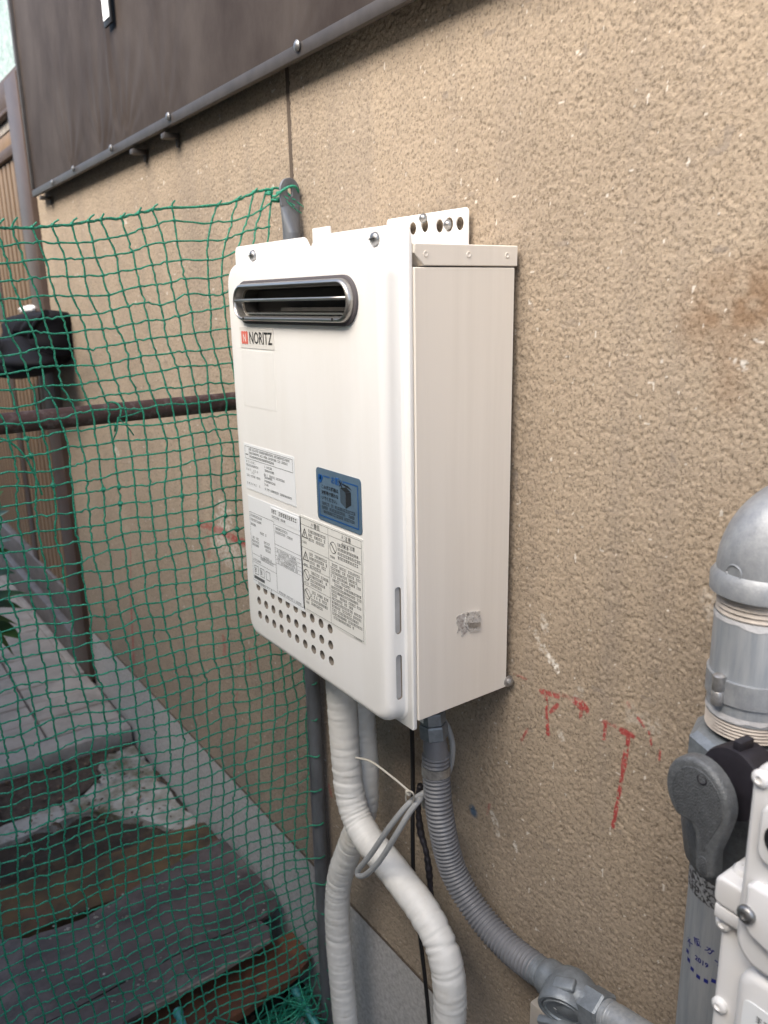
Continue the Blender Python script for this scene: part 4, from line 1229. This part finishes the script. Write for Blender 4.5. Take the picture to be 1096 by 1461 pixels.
# ------------------------------------------------------------------ grey corrugated gas hose and its cock
yH = -.085
hose = empty('gas_hose', P(618, 1040, 1, yH), 'grey corrugated gas hose curving from the heater to the metal cock', 'hose')
hp = [P(622, 1076, 1, yH), P(623, 1110, 1, yH), P(629, 1170, 1, yH), P(646, 1240, 1, yH + .01), P(680, 1300, 1, yH + .02), P(724, 1350, 1, yH + .027), P(768, 1385, 1, yH + .030)]
p, s = resample(spline(hp, 40), .00095)
rh = .0202
V, F = sweep(p, lambda i, a: np.full_like(a, rh + .0012 * math.tanh(2.5 * math.sin(2 * math.pi * s[i] / .0066))), 22)
build('sleeve', V, F, M['grey_hose'], hose, smooth=True)
ct = P(617, 1015, 1, yH); cn = P(622, 1076, 1, yH); up = ct - cn; up /= np.linalg.norm(up)
L0 = float(np.linalg.norm(ct - cn))
lathe('hose_collar', [(rh * .96, -.004), (rh * .9, .006), (rh * .92, .012), (rh * .86, .018), (rh * .86, .026), (rh * .7, .034)], cn, tuple(up), M['grey_hose'], hose, seg=24)
lathe('hose_nut', [(.0195, .026), (.0212, .028), (.0212, .046), (.0202, .049)], cn, tuple(up), M['cast_light'], hose, seg=6, hexa=True)
lathe('hose_nut', [(.0175, .049), (.0192, .051), (.0192, .066), (.0180, .068), (.014, .068), (.012, L0 + .05)], cn, tuple(up), M['cast_light'], hose, seg=6, hexa=True)
k1 = 18
V, F = sweep(p[k1:k1 + 16], rh + .0018, 24)
build('hose_band', V, F, M['alu'], hose, smooth=True, sharp=50)
box('hanger_tab', tuple(cn + np.array([-.017, -.017, .052])), tuple(cn + np.array([-.008, -.0155, .085])), M['flange'], hose, bev=.001)

gc = empty('gas_cock', P(800, 1420, 1, -.07), 'cast grey gas cock at the lower end of the corrugated hose', 'gas cock')
h1 = P(768, 1385, 1, yH + .030); dirv = np.array(P(768, 1385, 1, -.055) - P(735, 1358, 1, -.056)); dirv /= np.linalg.norm(dirv)
e_end = P(872, 1452, 1, -.055)
dirv = (e_end - h1) / np.linalg.norm(e_end - h1)
def at_(t, off=(0, 0, 0)): return h1 + dirv * t + np.array(off)
lathe('hose_end', [(.0200, -.014), (.0205, -.012), (.0205, .009), (.0180, .011), (.0175, .016)], h1, tuple(dirv), M['cast_light'], gc, seg=24)
lathe('cock_body', [(.0175, .012), (.0225, .014), (.0250, .020), (.0245, .030), (.0235, .036), (.0290, .048), (.0310, .062), (.0290, .076), (.0240, .088), (.0225, .100)], h1, tuple(dirv), M['cast_light'], gc, seg=28)
lathe('hex_boss', [(.0230, .088), (.0262, .092), (.0262, .118), (.0240, .121)], h1, tuple(dirv), M['cast_light'], gc, hexa=True)
lathe('outlet_pipe', [(.0200, .116), (.0200, .128), (.0190, .1285), (.0197, .130), (.0190, .132), (.0197, .134), (.0190, .136), (.0205, .1365), (.0205, .32)], h1, tuple(dirv), M['galv_pipe'], gc, seg=24)
# round plug cap turned down towards the ground, with a flat lever along its rim
fn_l = np.array([.42, -.85, -.31]); fn_l /= np.linalg.norm(fn_l)
cb = at_(.056) + fn_l * .017
cap = lathe('cock_cap', [(.0300, -.02), (.0330, .0), (.0335, .012), (.0320, .0145), (.0290, .0145), (.0280, .0125), (.0262, .0125), (.0255, .0150), (.0228, .0152), (.0215, .0130), (.0005, .0128)], cb, tuple(fn_l), M['cast_light'], gc, seg=40)
ax_t = dirv - fn_l * (dirv @ fn_l); ax_t /= np.linalg.norm(ax_t)
ax_b = np.cross(fn_l, ax_t)
MM = Matrix(tuple((float(ax_t[i]), float(ax_b[i]), float(fn_l[i]), float(cb[i])) for i in range(3)) + ((0, 0, 0, 1),))
box('cock_lever', (-.046, -.030, .010), (.052, -.019, .022), M['cast_light'], gc, bev=.004, M=MM)
text('cast_lettering', 'M-8', .014, (0, 0, 0), M['galv'], cap, align='CENTER', M=MM @ Matrix.Translation((0, -.004, .0131)), depth=.0004)
extrude_b = bmesh.new(); bm_box(extrude_b, (-.006, .027, -.016), (.026, .034, .002), .0032, 3, MM)
from_bm('body_rib', extrude_b, M['cast_light'], gc, smooth=True, sharp=35)
box('grey_plate', tuple(P(757, 1440, 1, -.075) + np.array([-.002, 0, -.10])), tuple(P(790, 1450, 1, -.075) + np.array([.02, .055, -.012])), M['tan_box'], gc, bev=.003)

# ------------------------------------------------------------------ cables
cab = empty('grey_cable', P(560, 1190, 1, -.12), 'grey cable tied in a hanging loop in front of the white pipes', 'cable')
yC = -.15
path = [P(628, 1020, 1, -.05), P(640, 1040, 1, -.045), P(646, 1066, 1, -.045), P(642, 1096, 1, -.05), P(630, 1115, 1, -.07), P(604, 1132, 1, -.10), P(584, 1146, 1, -.125), P(556, 1180, 1, -.145), P(530, 1218, 1, -.155), P(512, 1240, 1, -.16),
        P(511, 1249, 1, -.162), P(522, 1248, 1, -.16), P(542, 1228, 1, -.155), P(566, 1190, 1, -.145), P(584, 1160, 1, -.13), P(598, 1142, 1, -.115), P(604, 1138, 1, -.09), P(606, 1150, 1, -.06)]
tube('cable_sheath', path, .0046, M['cable'], cab, seg=10, step=.004)
tc = P(585, 1138, 1, -.128)
ring = [P(585 + 6 * math.cos(t), 1138 + 9 * math.sin(t), 1, -.128 + .006 * math.sin(t)) for t in np.linspace(0, 2 * math.pi, 16)]
tube('cable_tie', ring, .0014, M['cable_tie'], cab, seg=6, step=.003)
tube('tie_tail', [P(585, 1130, 1, -.13), P(560, 1109, 1, -.135), P(530, 1087, 1, -.14), P(508, 1081, 1, -.145)], .0016, M['cable_tie'], cab, seg=6, step=.004)
box('tie_head', tuple(tc + np.array([-.004, -.006, .006])), tuple(tc + np.array([.004, .0, .013])), M['cable_tie'], cab, bev=.001)
t = tube('black_cable', [P(587, 1020, 1, -.05), P(589, 1090, 1, -.05), P(589, 1200, 1, -.05), P(591, 1270, 1, -.05), P(600, 1340, 1, -.05), P(609, 1420, 1, -.05), P(616, 1500, 1, -.05)], .0037, M['black'], seg=10, step=.006)
tag(t, 'straight thin black cable hanging from the heater past the white pipe', 'cable')
t2_, s2_ = resample(spline([P(600, 1120, 1, -.04), P(597, 1150, 1, -.04), P(600, 1185, 1, -.04), P(608, 1215, 1, -.04), P(613, 1250, 1, -.04), P(615, 1290, 1, -.04), P(612, 1340, 1, -.035)], 30), .002)
V, F = sweep(t2_, lambda i, a: np.full_like(a, .0054 + .0005 * math.sin(s2_[i] * 420) + .0008 * math.sin(s2_[i] * 90)), 12)
tag(build('taped_cable', V, F, M['black_cap'], smooth=True), 'short thicker black taped cable beside the grey corrugated hose', 'cable')

# ------------------------------------------------------------------ galvanised gas riser with valve on the right
yR = -.10
A_ = P(1088, 835, 1, yR); xR = float(A_[0])
rs = empty('gas_riser', (xR, yR, -.6), 'galvanised gas riser pipe with elbow, clamp and lever valve at right', 'gas pipe')
def zr(px, py): return float(P(px, py, 1, yR)[2])
rp = .0375
zE = zr(1088, 826)
ctr = np.array([xR, yR, 0.0])
# elbow turning towards the wall
p = [np.array([xR, yR, zE + .006])]
Rb = .042
zc = zE + .012
for a in np.linspace(0, 90, 15):
    a = math.radians(a)
    p.append(np.array([xR + (Rb - Rb * math.cos(a)) * .5, yR + (Rb - Rb * math.cos(a)) * .87, zc + Rb * math.sin(a)]))
p.append(p[-1] + np.array([.02, .035, 0]))
V, F = sweep(np.array(p), rp * 1.05, 32)
elb = build('elbow', V, F, M['galv'], rs, smooth=True, sharp=50)
lathe('elbow_collar', [(rp * 1.05, -.002), (rp * 1.16, .0), (rp * 1.17, .014), (rp * 1.06, .020)], (xR, yR, zE - .010), (0, 0, 1), M['galv'], elb, seg=32)
cm_ = P(1052, 797, 1, yR - .036)
V, F = [], []
dv_ = np.array([cm_[0] - xR, cm_[1] - yR, 0]); dv_ /= np.linalg.norm(dv_)
cc = np.array([xR, yR, zr(1052, 797)]) + dv_ * rp * 1.05
uu = np.cross(dv_, [0, 0, 1.]); 
ringp = np.array([cc + uu * .0072 * math.cos(t_) + np.array([0, 0, .0072 * math.sin(t_)]) - dv_ * (.0007 * math.cos(t_) ** 2) for t_ in np.linspace(0, 2 * math.pi, 21)])
V, F = sweep(ringp, .0009, 6)
build('cast_mark', V, F, M['galv'], elb, smooth=True)
def threads(name, z0, z1, r, n, parent):
    prof = []
    for i in range(n):
        a = z0 + (z1 - z0) * i / n; b = z0 + (z1 - z0) * (i + .5) / n
        prof += [(r * .95, a), (r * .95, a + (b - a) * .3), (r, b)]
    prof.append((r * .965, z1))
    return lathe(name, prof, (xR, yR, 0), (0, 0, 1), M['thread'], parent, seg=32, sharp=20)
zt0 = zr(1060, 866); zt1 = zE - .008
zU = zr(1055, 1030); zU1 = zr(1055, 1003)
up_ = lathe('upper_pipe', [(rp, zU1 - .002), (rp, zt0)], (xR, yR, 0), (0, 0, 1), M['galv_pipe'], rs, seg=40)
threads('pipe_thread', zt0, zt1, rp * .985, 5, up_)
threads('pipe_thread', zU, zU1, rp * 1.0, 6, up_)
def paste(z, h, seed):
    V, F = [], []
    n = 48
    for i in range(n):
        a = 2 * math.pi * i / n
        lo = z - h * (.3 + 1.0 * float(vnoise(np.array(i * .55), np.array(1.), seed)))
        for zz in (z + .001, lo):
            V.append((xR + (rp + .0005) * math.cos(a), yR + (rp + .0005) * math.sin(a), zz))
    F = [(2 * i, 2 * ((i + 1) % n), 2 * ((i + 1) % n) + 1, 2 * i + 1) for i in range(n)]
    build('sealing_paste', V, F, M['paste'], up_, smooth=True)
paste(zt0, .005, 91); paste(zU1 + .004, .0045, 92)
# clamp band with hinge
zk0, zk1 = zr(1040, 975), zr(1040, 942)
clp = lathe('pipe_clamp', [(rp, zk0), (rp + .0022, zk0 + .0005), (rp + .0022, zk1 - .0005), (rp, zk1)], (xR, yR, 0), (0, 0, 1), M['galv'], rs, seg=40)
hc = P(1040, 958, 1, yR - .03)
dv2 = np.array([hc[0] - xR, hc[1] - yR, 0]); dv2 /= np.linalg.norm(dv2)
hcen = np.array([xR, yR, 0]) + dv2 * (rp + .004)
lathe('clamp_hinge', [(.0050, zk0 - .002), (.0055, zk0 - .001), (.0055, (zk0 + zk1) / 2 - .001), (.0048, (zk0 + zk1) / 2), (.0055, (zk0 + zk1) / 2 + .001), (.0055, zk1 + .003), (.003, zk1 + .005)], tuple(hcen), (0, 0, 1), M['alu'], clp, seg=12)
# octagonal union, valve body
zu0, zu1 = zr(1050, 1095), zr(1040, 1035)
lathe('union_nut', [(rp * 1.0, zu1 + .002), (rp * 1.16, zu1), (rp * 1.34, zu1 - .006), (rp * 1.34, zu1 - .026), (rp * 1.12, zu1 - .034), (rp * 1.12, zu0 - .02)], (xR, yR, 0), (0, 0, 1), M['cast_light'], rs, seg=8, sharp=20)
vz = zr(1010, 1130)
lathe('valve_body', [(rp * 1.1, zu0), (rp * 1.3, zu0 - .012), (rp * 1.35, vz - .02), (rp * 1.2, vz - .055), (rp * 1.02, vz - .065)], (xR, yR, 0), (0, 0, 1), M['cast'], rs, seg=28)
# black cap and lever handle in front
hn = np.array([-.12, -.99, .06]); hn /= np.linalg.norm(hn)
vc = np.array([xR, yR, vz]) 
ph_ = P(1003, 1132, 1, yR - .078)
hub0 = ph_ - hn * .030
bc = lathe('valve_cap', [(.0330, -.012), (.0330, .012), (.0315, .016), (.026, .017)], hub0 + np.array([.012, .004, .010]), tuple(hn), M['black_cap'], rs, seg=36)
xa = np.cross(np.array([0, 0, 1.]), hn); xa = -xa
box('cap_fin', (-.004, .036, -.004), (.004, .047, .014), M['black_cap'], bc, bev=.0012,
    M=Matrix(((xa[0], 0, hn[0], hub0[0] + .012), (xa[1], 0, hn[1], hub0[1] + .006), (0, 1, 0, hub0[2] + .004), (0, 0, 0, 1))))
def hframe(o):
    return Matrix(((xa[0], 0, hn[0], o[0]), (xa[1], 0, hn[1], o[1]), (0, 1, 0, o[2]), (0, 0, 0, 1)))
# handle outline: a disc with a lever tail
def handle_outline(R, tw, tl, k=1.0):
    """a round disc whose left edge runs on into a straight tail, hollowed in at the right"""
    cx = -R * .30
    out = []
    for a in np.linspace(-52, 192, 36):
        out.append((R * math.cos(math.radians(a)), R * math.sin(math.radians(a)) * 1.04))
    p0, p1 = out[-1], (cx - tw, -R * 1.35)
    for t_ in (.25, .5, .75):
        out.append((p0[0] + (p1[0] - p0[0]) * (t_ ** 1.15), p0[1] + (p1[1] - p0[1]) * t_))
    out.append(p1)
    for a in np.linspace(180, 360, 11):
        out.append((cx + tw * math.cos(math.radians(a)), -tl + tw * (1 + math.sin(math.radians(a)))))
    q0 = (cx + tw, -R * 1.25)
    out += [q0, (cx + tw + R * .03, -R * 1.05), (cx + tw + R * .12, -R * .92), (cx + tw + R * .26, -R * .84)]
    return out
dpt = float((ph_ - EYE) @ FWD)
Rh = 55 / FPX * dpt
tl_ = 122 / FPX * dpt
def hshape(name, ol, y0, y1, m, parent, bev, o, rot=0):
    bm = bmesh.new()
    vs = [bm.verts.new((x, z, y0)) for x, z in ol]
    f = bm.faces.new(vs)
    g = bmesh.ops.extrude_face_region(bm, geom=[f])
    tv = [v for v in g['geom'] if isinstance(v, bmesh.types.BMVert)]
    bmesh.ops.translate(bm, vec=(0, 0, y1 - y0), verts=tv)
    te = [e for e in bm.edges if all(v in tv for v in e.verts)]
    bmesh.ops.bevel(bm, geom=te, offset=bev, segments=4, profile=.5, affect='EDGES')
    bm.transform(hframe(o) @ Matrix.Rotation(math.radians(rot), 4, 'Z'))
    return from_bm(name, bm, m, parent, smooth=True, sharp=30)
hd = hshape('valve_handle', handle_outline(Rh, Rh * .30, tl_), -.003, .010, M['cast'], rs, .005, ph_, -4)
hshape('handle_face', [(x * .80 - .06 * Rh, z * .84 - .06 * Rh) for x, z in handle_outline(Rh, Rh * .10, tl_ * .72)] , .0090, .0106, M['cast_face'], hd, .0007, ph_, -4)
hshape('tail_recess', rrect(-Rh * .30 - .0045, -Rh * .30 + .0045, -tl_ * .93, -tl_ * .70, .0040, 4), .0092, .0106, M['cast_face'], hd, .0006, ph_, -4)
lathe('handle_screw', [(.0055, 0), (.0055, .0015), (.004, .0018), (.0032, .0006), (.0002, .0005)], ph_ + hn * .0098 + np.array([0.006, 0, Rh * .60]), tuple(hn), M['black_cap'], hd, seg=14)
tri = [(-.0042, Rh * .56 - .002), (0, Rh * .56 + .016), (.0042, Rh * .56 - .002)]
# lower pipe
zl = zr(1040, 1225)
lp_ = lathe('lower_pipe', [(rp * 1.02, -1.115), (rp * 1.02, zl - .030)], (xR, yR, 0), (0, 0, 1), M['galv_pipe'], rs, seg=40)
lathe('mesh_tape', [(rp * 1.02, zl - .032), (rp * 1.035, zl - .030), (rp * 1.035, zl + .004), (rp * .98, zl + .006)], (xR, yR, 0), (0, 0, 1), M['mesh_tape'], rs, seg=36)
threads('pipe_thread', zl + .006, vz - .060, rp * .97, 5, lp_)
# blue inspection stamp printed round the pipe
def on_pipe(u, z, r):     # u metres along the circumference from the mark's centre
    a = st_a + u / r
    return (xR + r * math.cos(a), yR + r * math.sin(a), z)
sp_c = P(1013, 1318, 1, yR - .030)
st_a = math.atan2(sp_c[1] - yR, sp_c[0] - xR); st_z = zr(1013, 1318) - .012
rpp = rp * 1.02 + .0004
def stamp(body, size, u0, z0, rot=0.0):
    cu = bpy.data.curves.new('stamp_text', 'FONT'); cu.body = body; cu.size = size; cu.align_x = 'CENTER'; cu.align_y = 'CENTER'; cu.resolution_u = 2; cu.offset = .0002
    o = bpy.data.objects.new('stamp_text', cu); C.objects.link(o)
    me = bpy.data.meshes.new_from_object(o.evaluated_get(bpy.context.evaluated_depsgraph_get()))
    bpy.data.objects.remove(o); bpy.data.curves.remove(cu)
    ca, sa = math.cos(rot), math.sin(rot)
    for v in me.vertices:
        x, y = v.co.x * ca - v.co.y * sa, v.co.x * sa + v.co.y * ca
        v.co = on_pipe(u0 + x, st_z + z0 + y, rpp)
    me.materials.clear(); me.materials.append(M['stamp'])
    link('stamp_text', me, lp_)
for k, ch in enumerate('大阪ガス'):
    a = math.radians(150 - k * 40)
    stamp(ch, .0085, .019 * math.cos(a), .019 * math.sin(a), a - math.pi / 2)
stamp('2019', .0075, 0, 0)
V, F = [], []
for k in range(7):
    a = math.radians(190 + k * 25)
    for (du, dz) in ((-.0022, -.0022), (.0022, -.0022), (.0022, .0022), (-.0022, .0022)):
        V.append(on_pipe(.019 * math.cos(a) + du, st_z + .019 * math.sin(a) + dz, rpp))
    F.append((4 * k, 4 * k + 1, 4 * k + 2, 4 * k + 3))
build('stamp_text', V, F, M['stamp'], lp_)

# ------------------------------------------------------------------ gas meter at the lower right
yM = -.20
gm = empty('gas_meter', P(1080, 1400, 1, yM), 'white gas meter with screwed covers in the lower right corner', 'gas meter')
def mp(px, py, y=yM): return P(px, py, 1, y)
X0 = float(mp(1064, 1200, yM - .02)[0])
ztop = float(mp(1096, 1062, yM)[2]); 
# lower body with its flange
zf = float(mp(1030, 1292)[2]); X1_ = float(mp(1022, 1380)[0])
body = extrude('lower_body', rrect(X1_, X1_ + .30, zf - .36, zf, .018, 6), 1, yM + .10, yM, M['meter'], gm, bev=.004, seg=3)
extrude('body_bulge', rrect(X1_ + .026, X1_ + .28, zf - .34, zf - .030, .02, 6), 1, yM + .004, yM - .016, M['meter'], body, bev=.008, seg=4)
def mscrew(px, py, y, r, m, parent):
    c = mp(px, py, y)
    s = lathe('meter_screw', [(r, 0), (r, .0022), (r * .8, .0042), (r * .45, .005), (r * .40, .0030), (.0002, .0030)], c, (0, -1, 0), m, parent, seg=18)
    return s
mscrew(1034, 1316, yM, .0072, M['meter'], body); mscrew(1028, 1433, yM, .0072, M['meter'], body)
# upper body
ub = extrude('upper_body', rrect(X0, X0 + .30, zf - .02, ztop, .022, 8), 1, yM + .08, yM - .022, M['meter'], gm, bev=.006, seg=4)
pz = float(mp(1080, 1268, yM - .03)[2]); px0 = float(mp(1063, 1290, yM - .03)[0])
cov = extrude('lower_cover', [(px0, pz - .002), (px0 + .004, pz + .001), (px0 + .3, pz + .001), (px0 + .3, pz - .075), (px0 + .05, pz - .058), (px0 + .006, pz - .044), (px0, pz - .036)], 1, yM - .020, yM - .031, M['meter'], gm, bev=.003, seg=3)
mscrew(1066, 1304, yM - .031, .0075, M['screw'], cov)
mscrew(1087, 1110, yM - .022, .0070, M['meter'], ub)
win0 = mp(1083, 1222, yM - .024)
extrude('display_bezel', rrect(float(win0[0]), float(win0[0]) + .08, float(win0[2]), float(win0[2]) + .05, .010, 5), 1, yM - .020, yM - .030, M['meter'], ub, bev=.003, seg=3)
dc = mp(1119, 1204, yM - .030)
lathe('sensor_hole', [(.0140, 0), (.0140, .0025), (.0115, .003), (.0105, .0005), (.0002, .0004)], dc, (0, -1, 0), M['black'], ub, seg=24)
# corner lug with bolt
lz1, lz0 = float(mp(1040, 1243, yM)[2]), float(mp(1030, 1284, yM)[2])
lx0 = float(mp(1029, 1275, yM)[0])
lug = extrude('corner_lug', rrect(lx0, X0 + .01, lz0 + .004, lz1, .006, 4), 1, yM + .055, yM - .012, M['meter'], gm, bev=.003, seg=3)
box('lug_plate', (lx0 + .001, yM - .011, lz0 - .010), (X0 + .01, yM + .05, lz0 + .003), M['meter'], lug, bev=.002)
lathe('lug_bolt', [(.0095, 0), (.0095, .002), (.0075, .0045), (.003, .0052), (.0025, .004), (.0002, .004)], (lx0 + .013, yM + .010, lz1), (0, 0, 1), M['meter'], lug, seg=18)
# sticker with rows of small print
s0 = mp(1060, 1437, yM - .0165)
ms = extrude('meter_label', rrect(float(s0[0]), float(s0[0]) + .12, float(s0[2]) - .08, float(s0[2]) + .010, .006, 4), 1, yM - .0155, yM - .0168, M['paper'], gm, smooth=False)
q = lines(float(s0[0]) + .012, float(s0[0]) + .11, float(s0[2]) - .004, .0055, .9, 500) + lines(float(s0[0]) + .012, float(s0[0]) + .11, float(s0[2]) - .014, .0030, .9, 501) + lines(float(s0[0]) + .012, float(s0[0]) + .11, float(s0[2]) - .022, .0055, .9, 502)
quads('label_print', q, M['print_grey'], ms, yM - .0172)

# ------------------------------------------------------------------ unseen wall added across the alley to shade the lower wall and bounce fill
o = box('added_shade_wall', (-8, -2.1, -1.3), (2.2, -1.9, 2.0), M['plaster'])
tag(o, kind='structure')
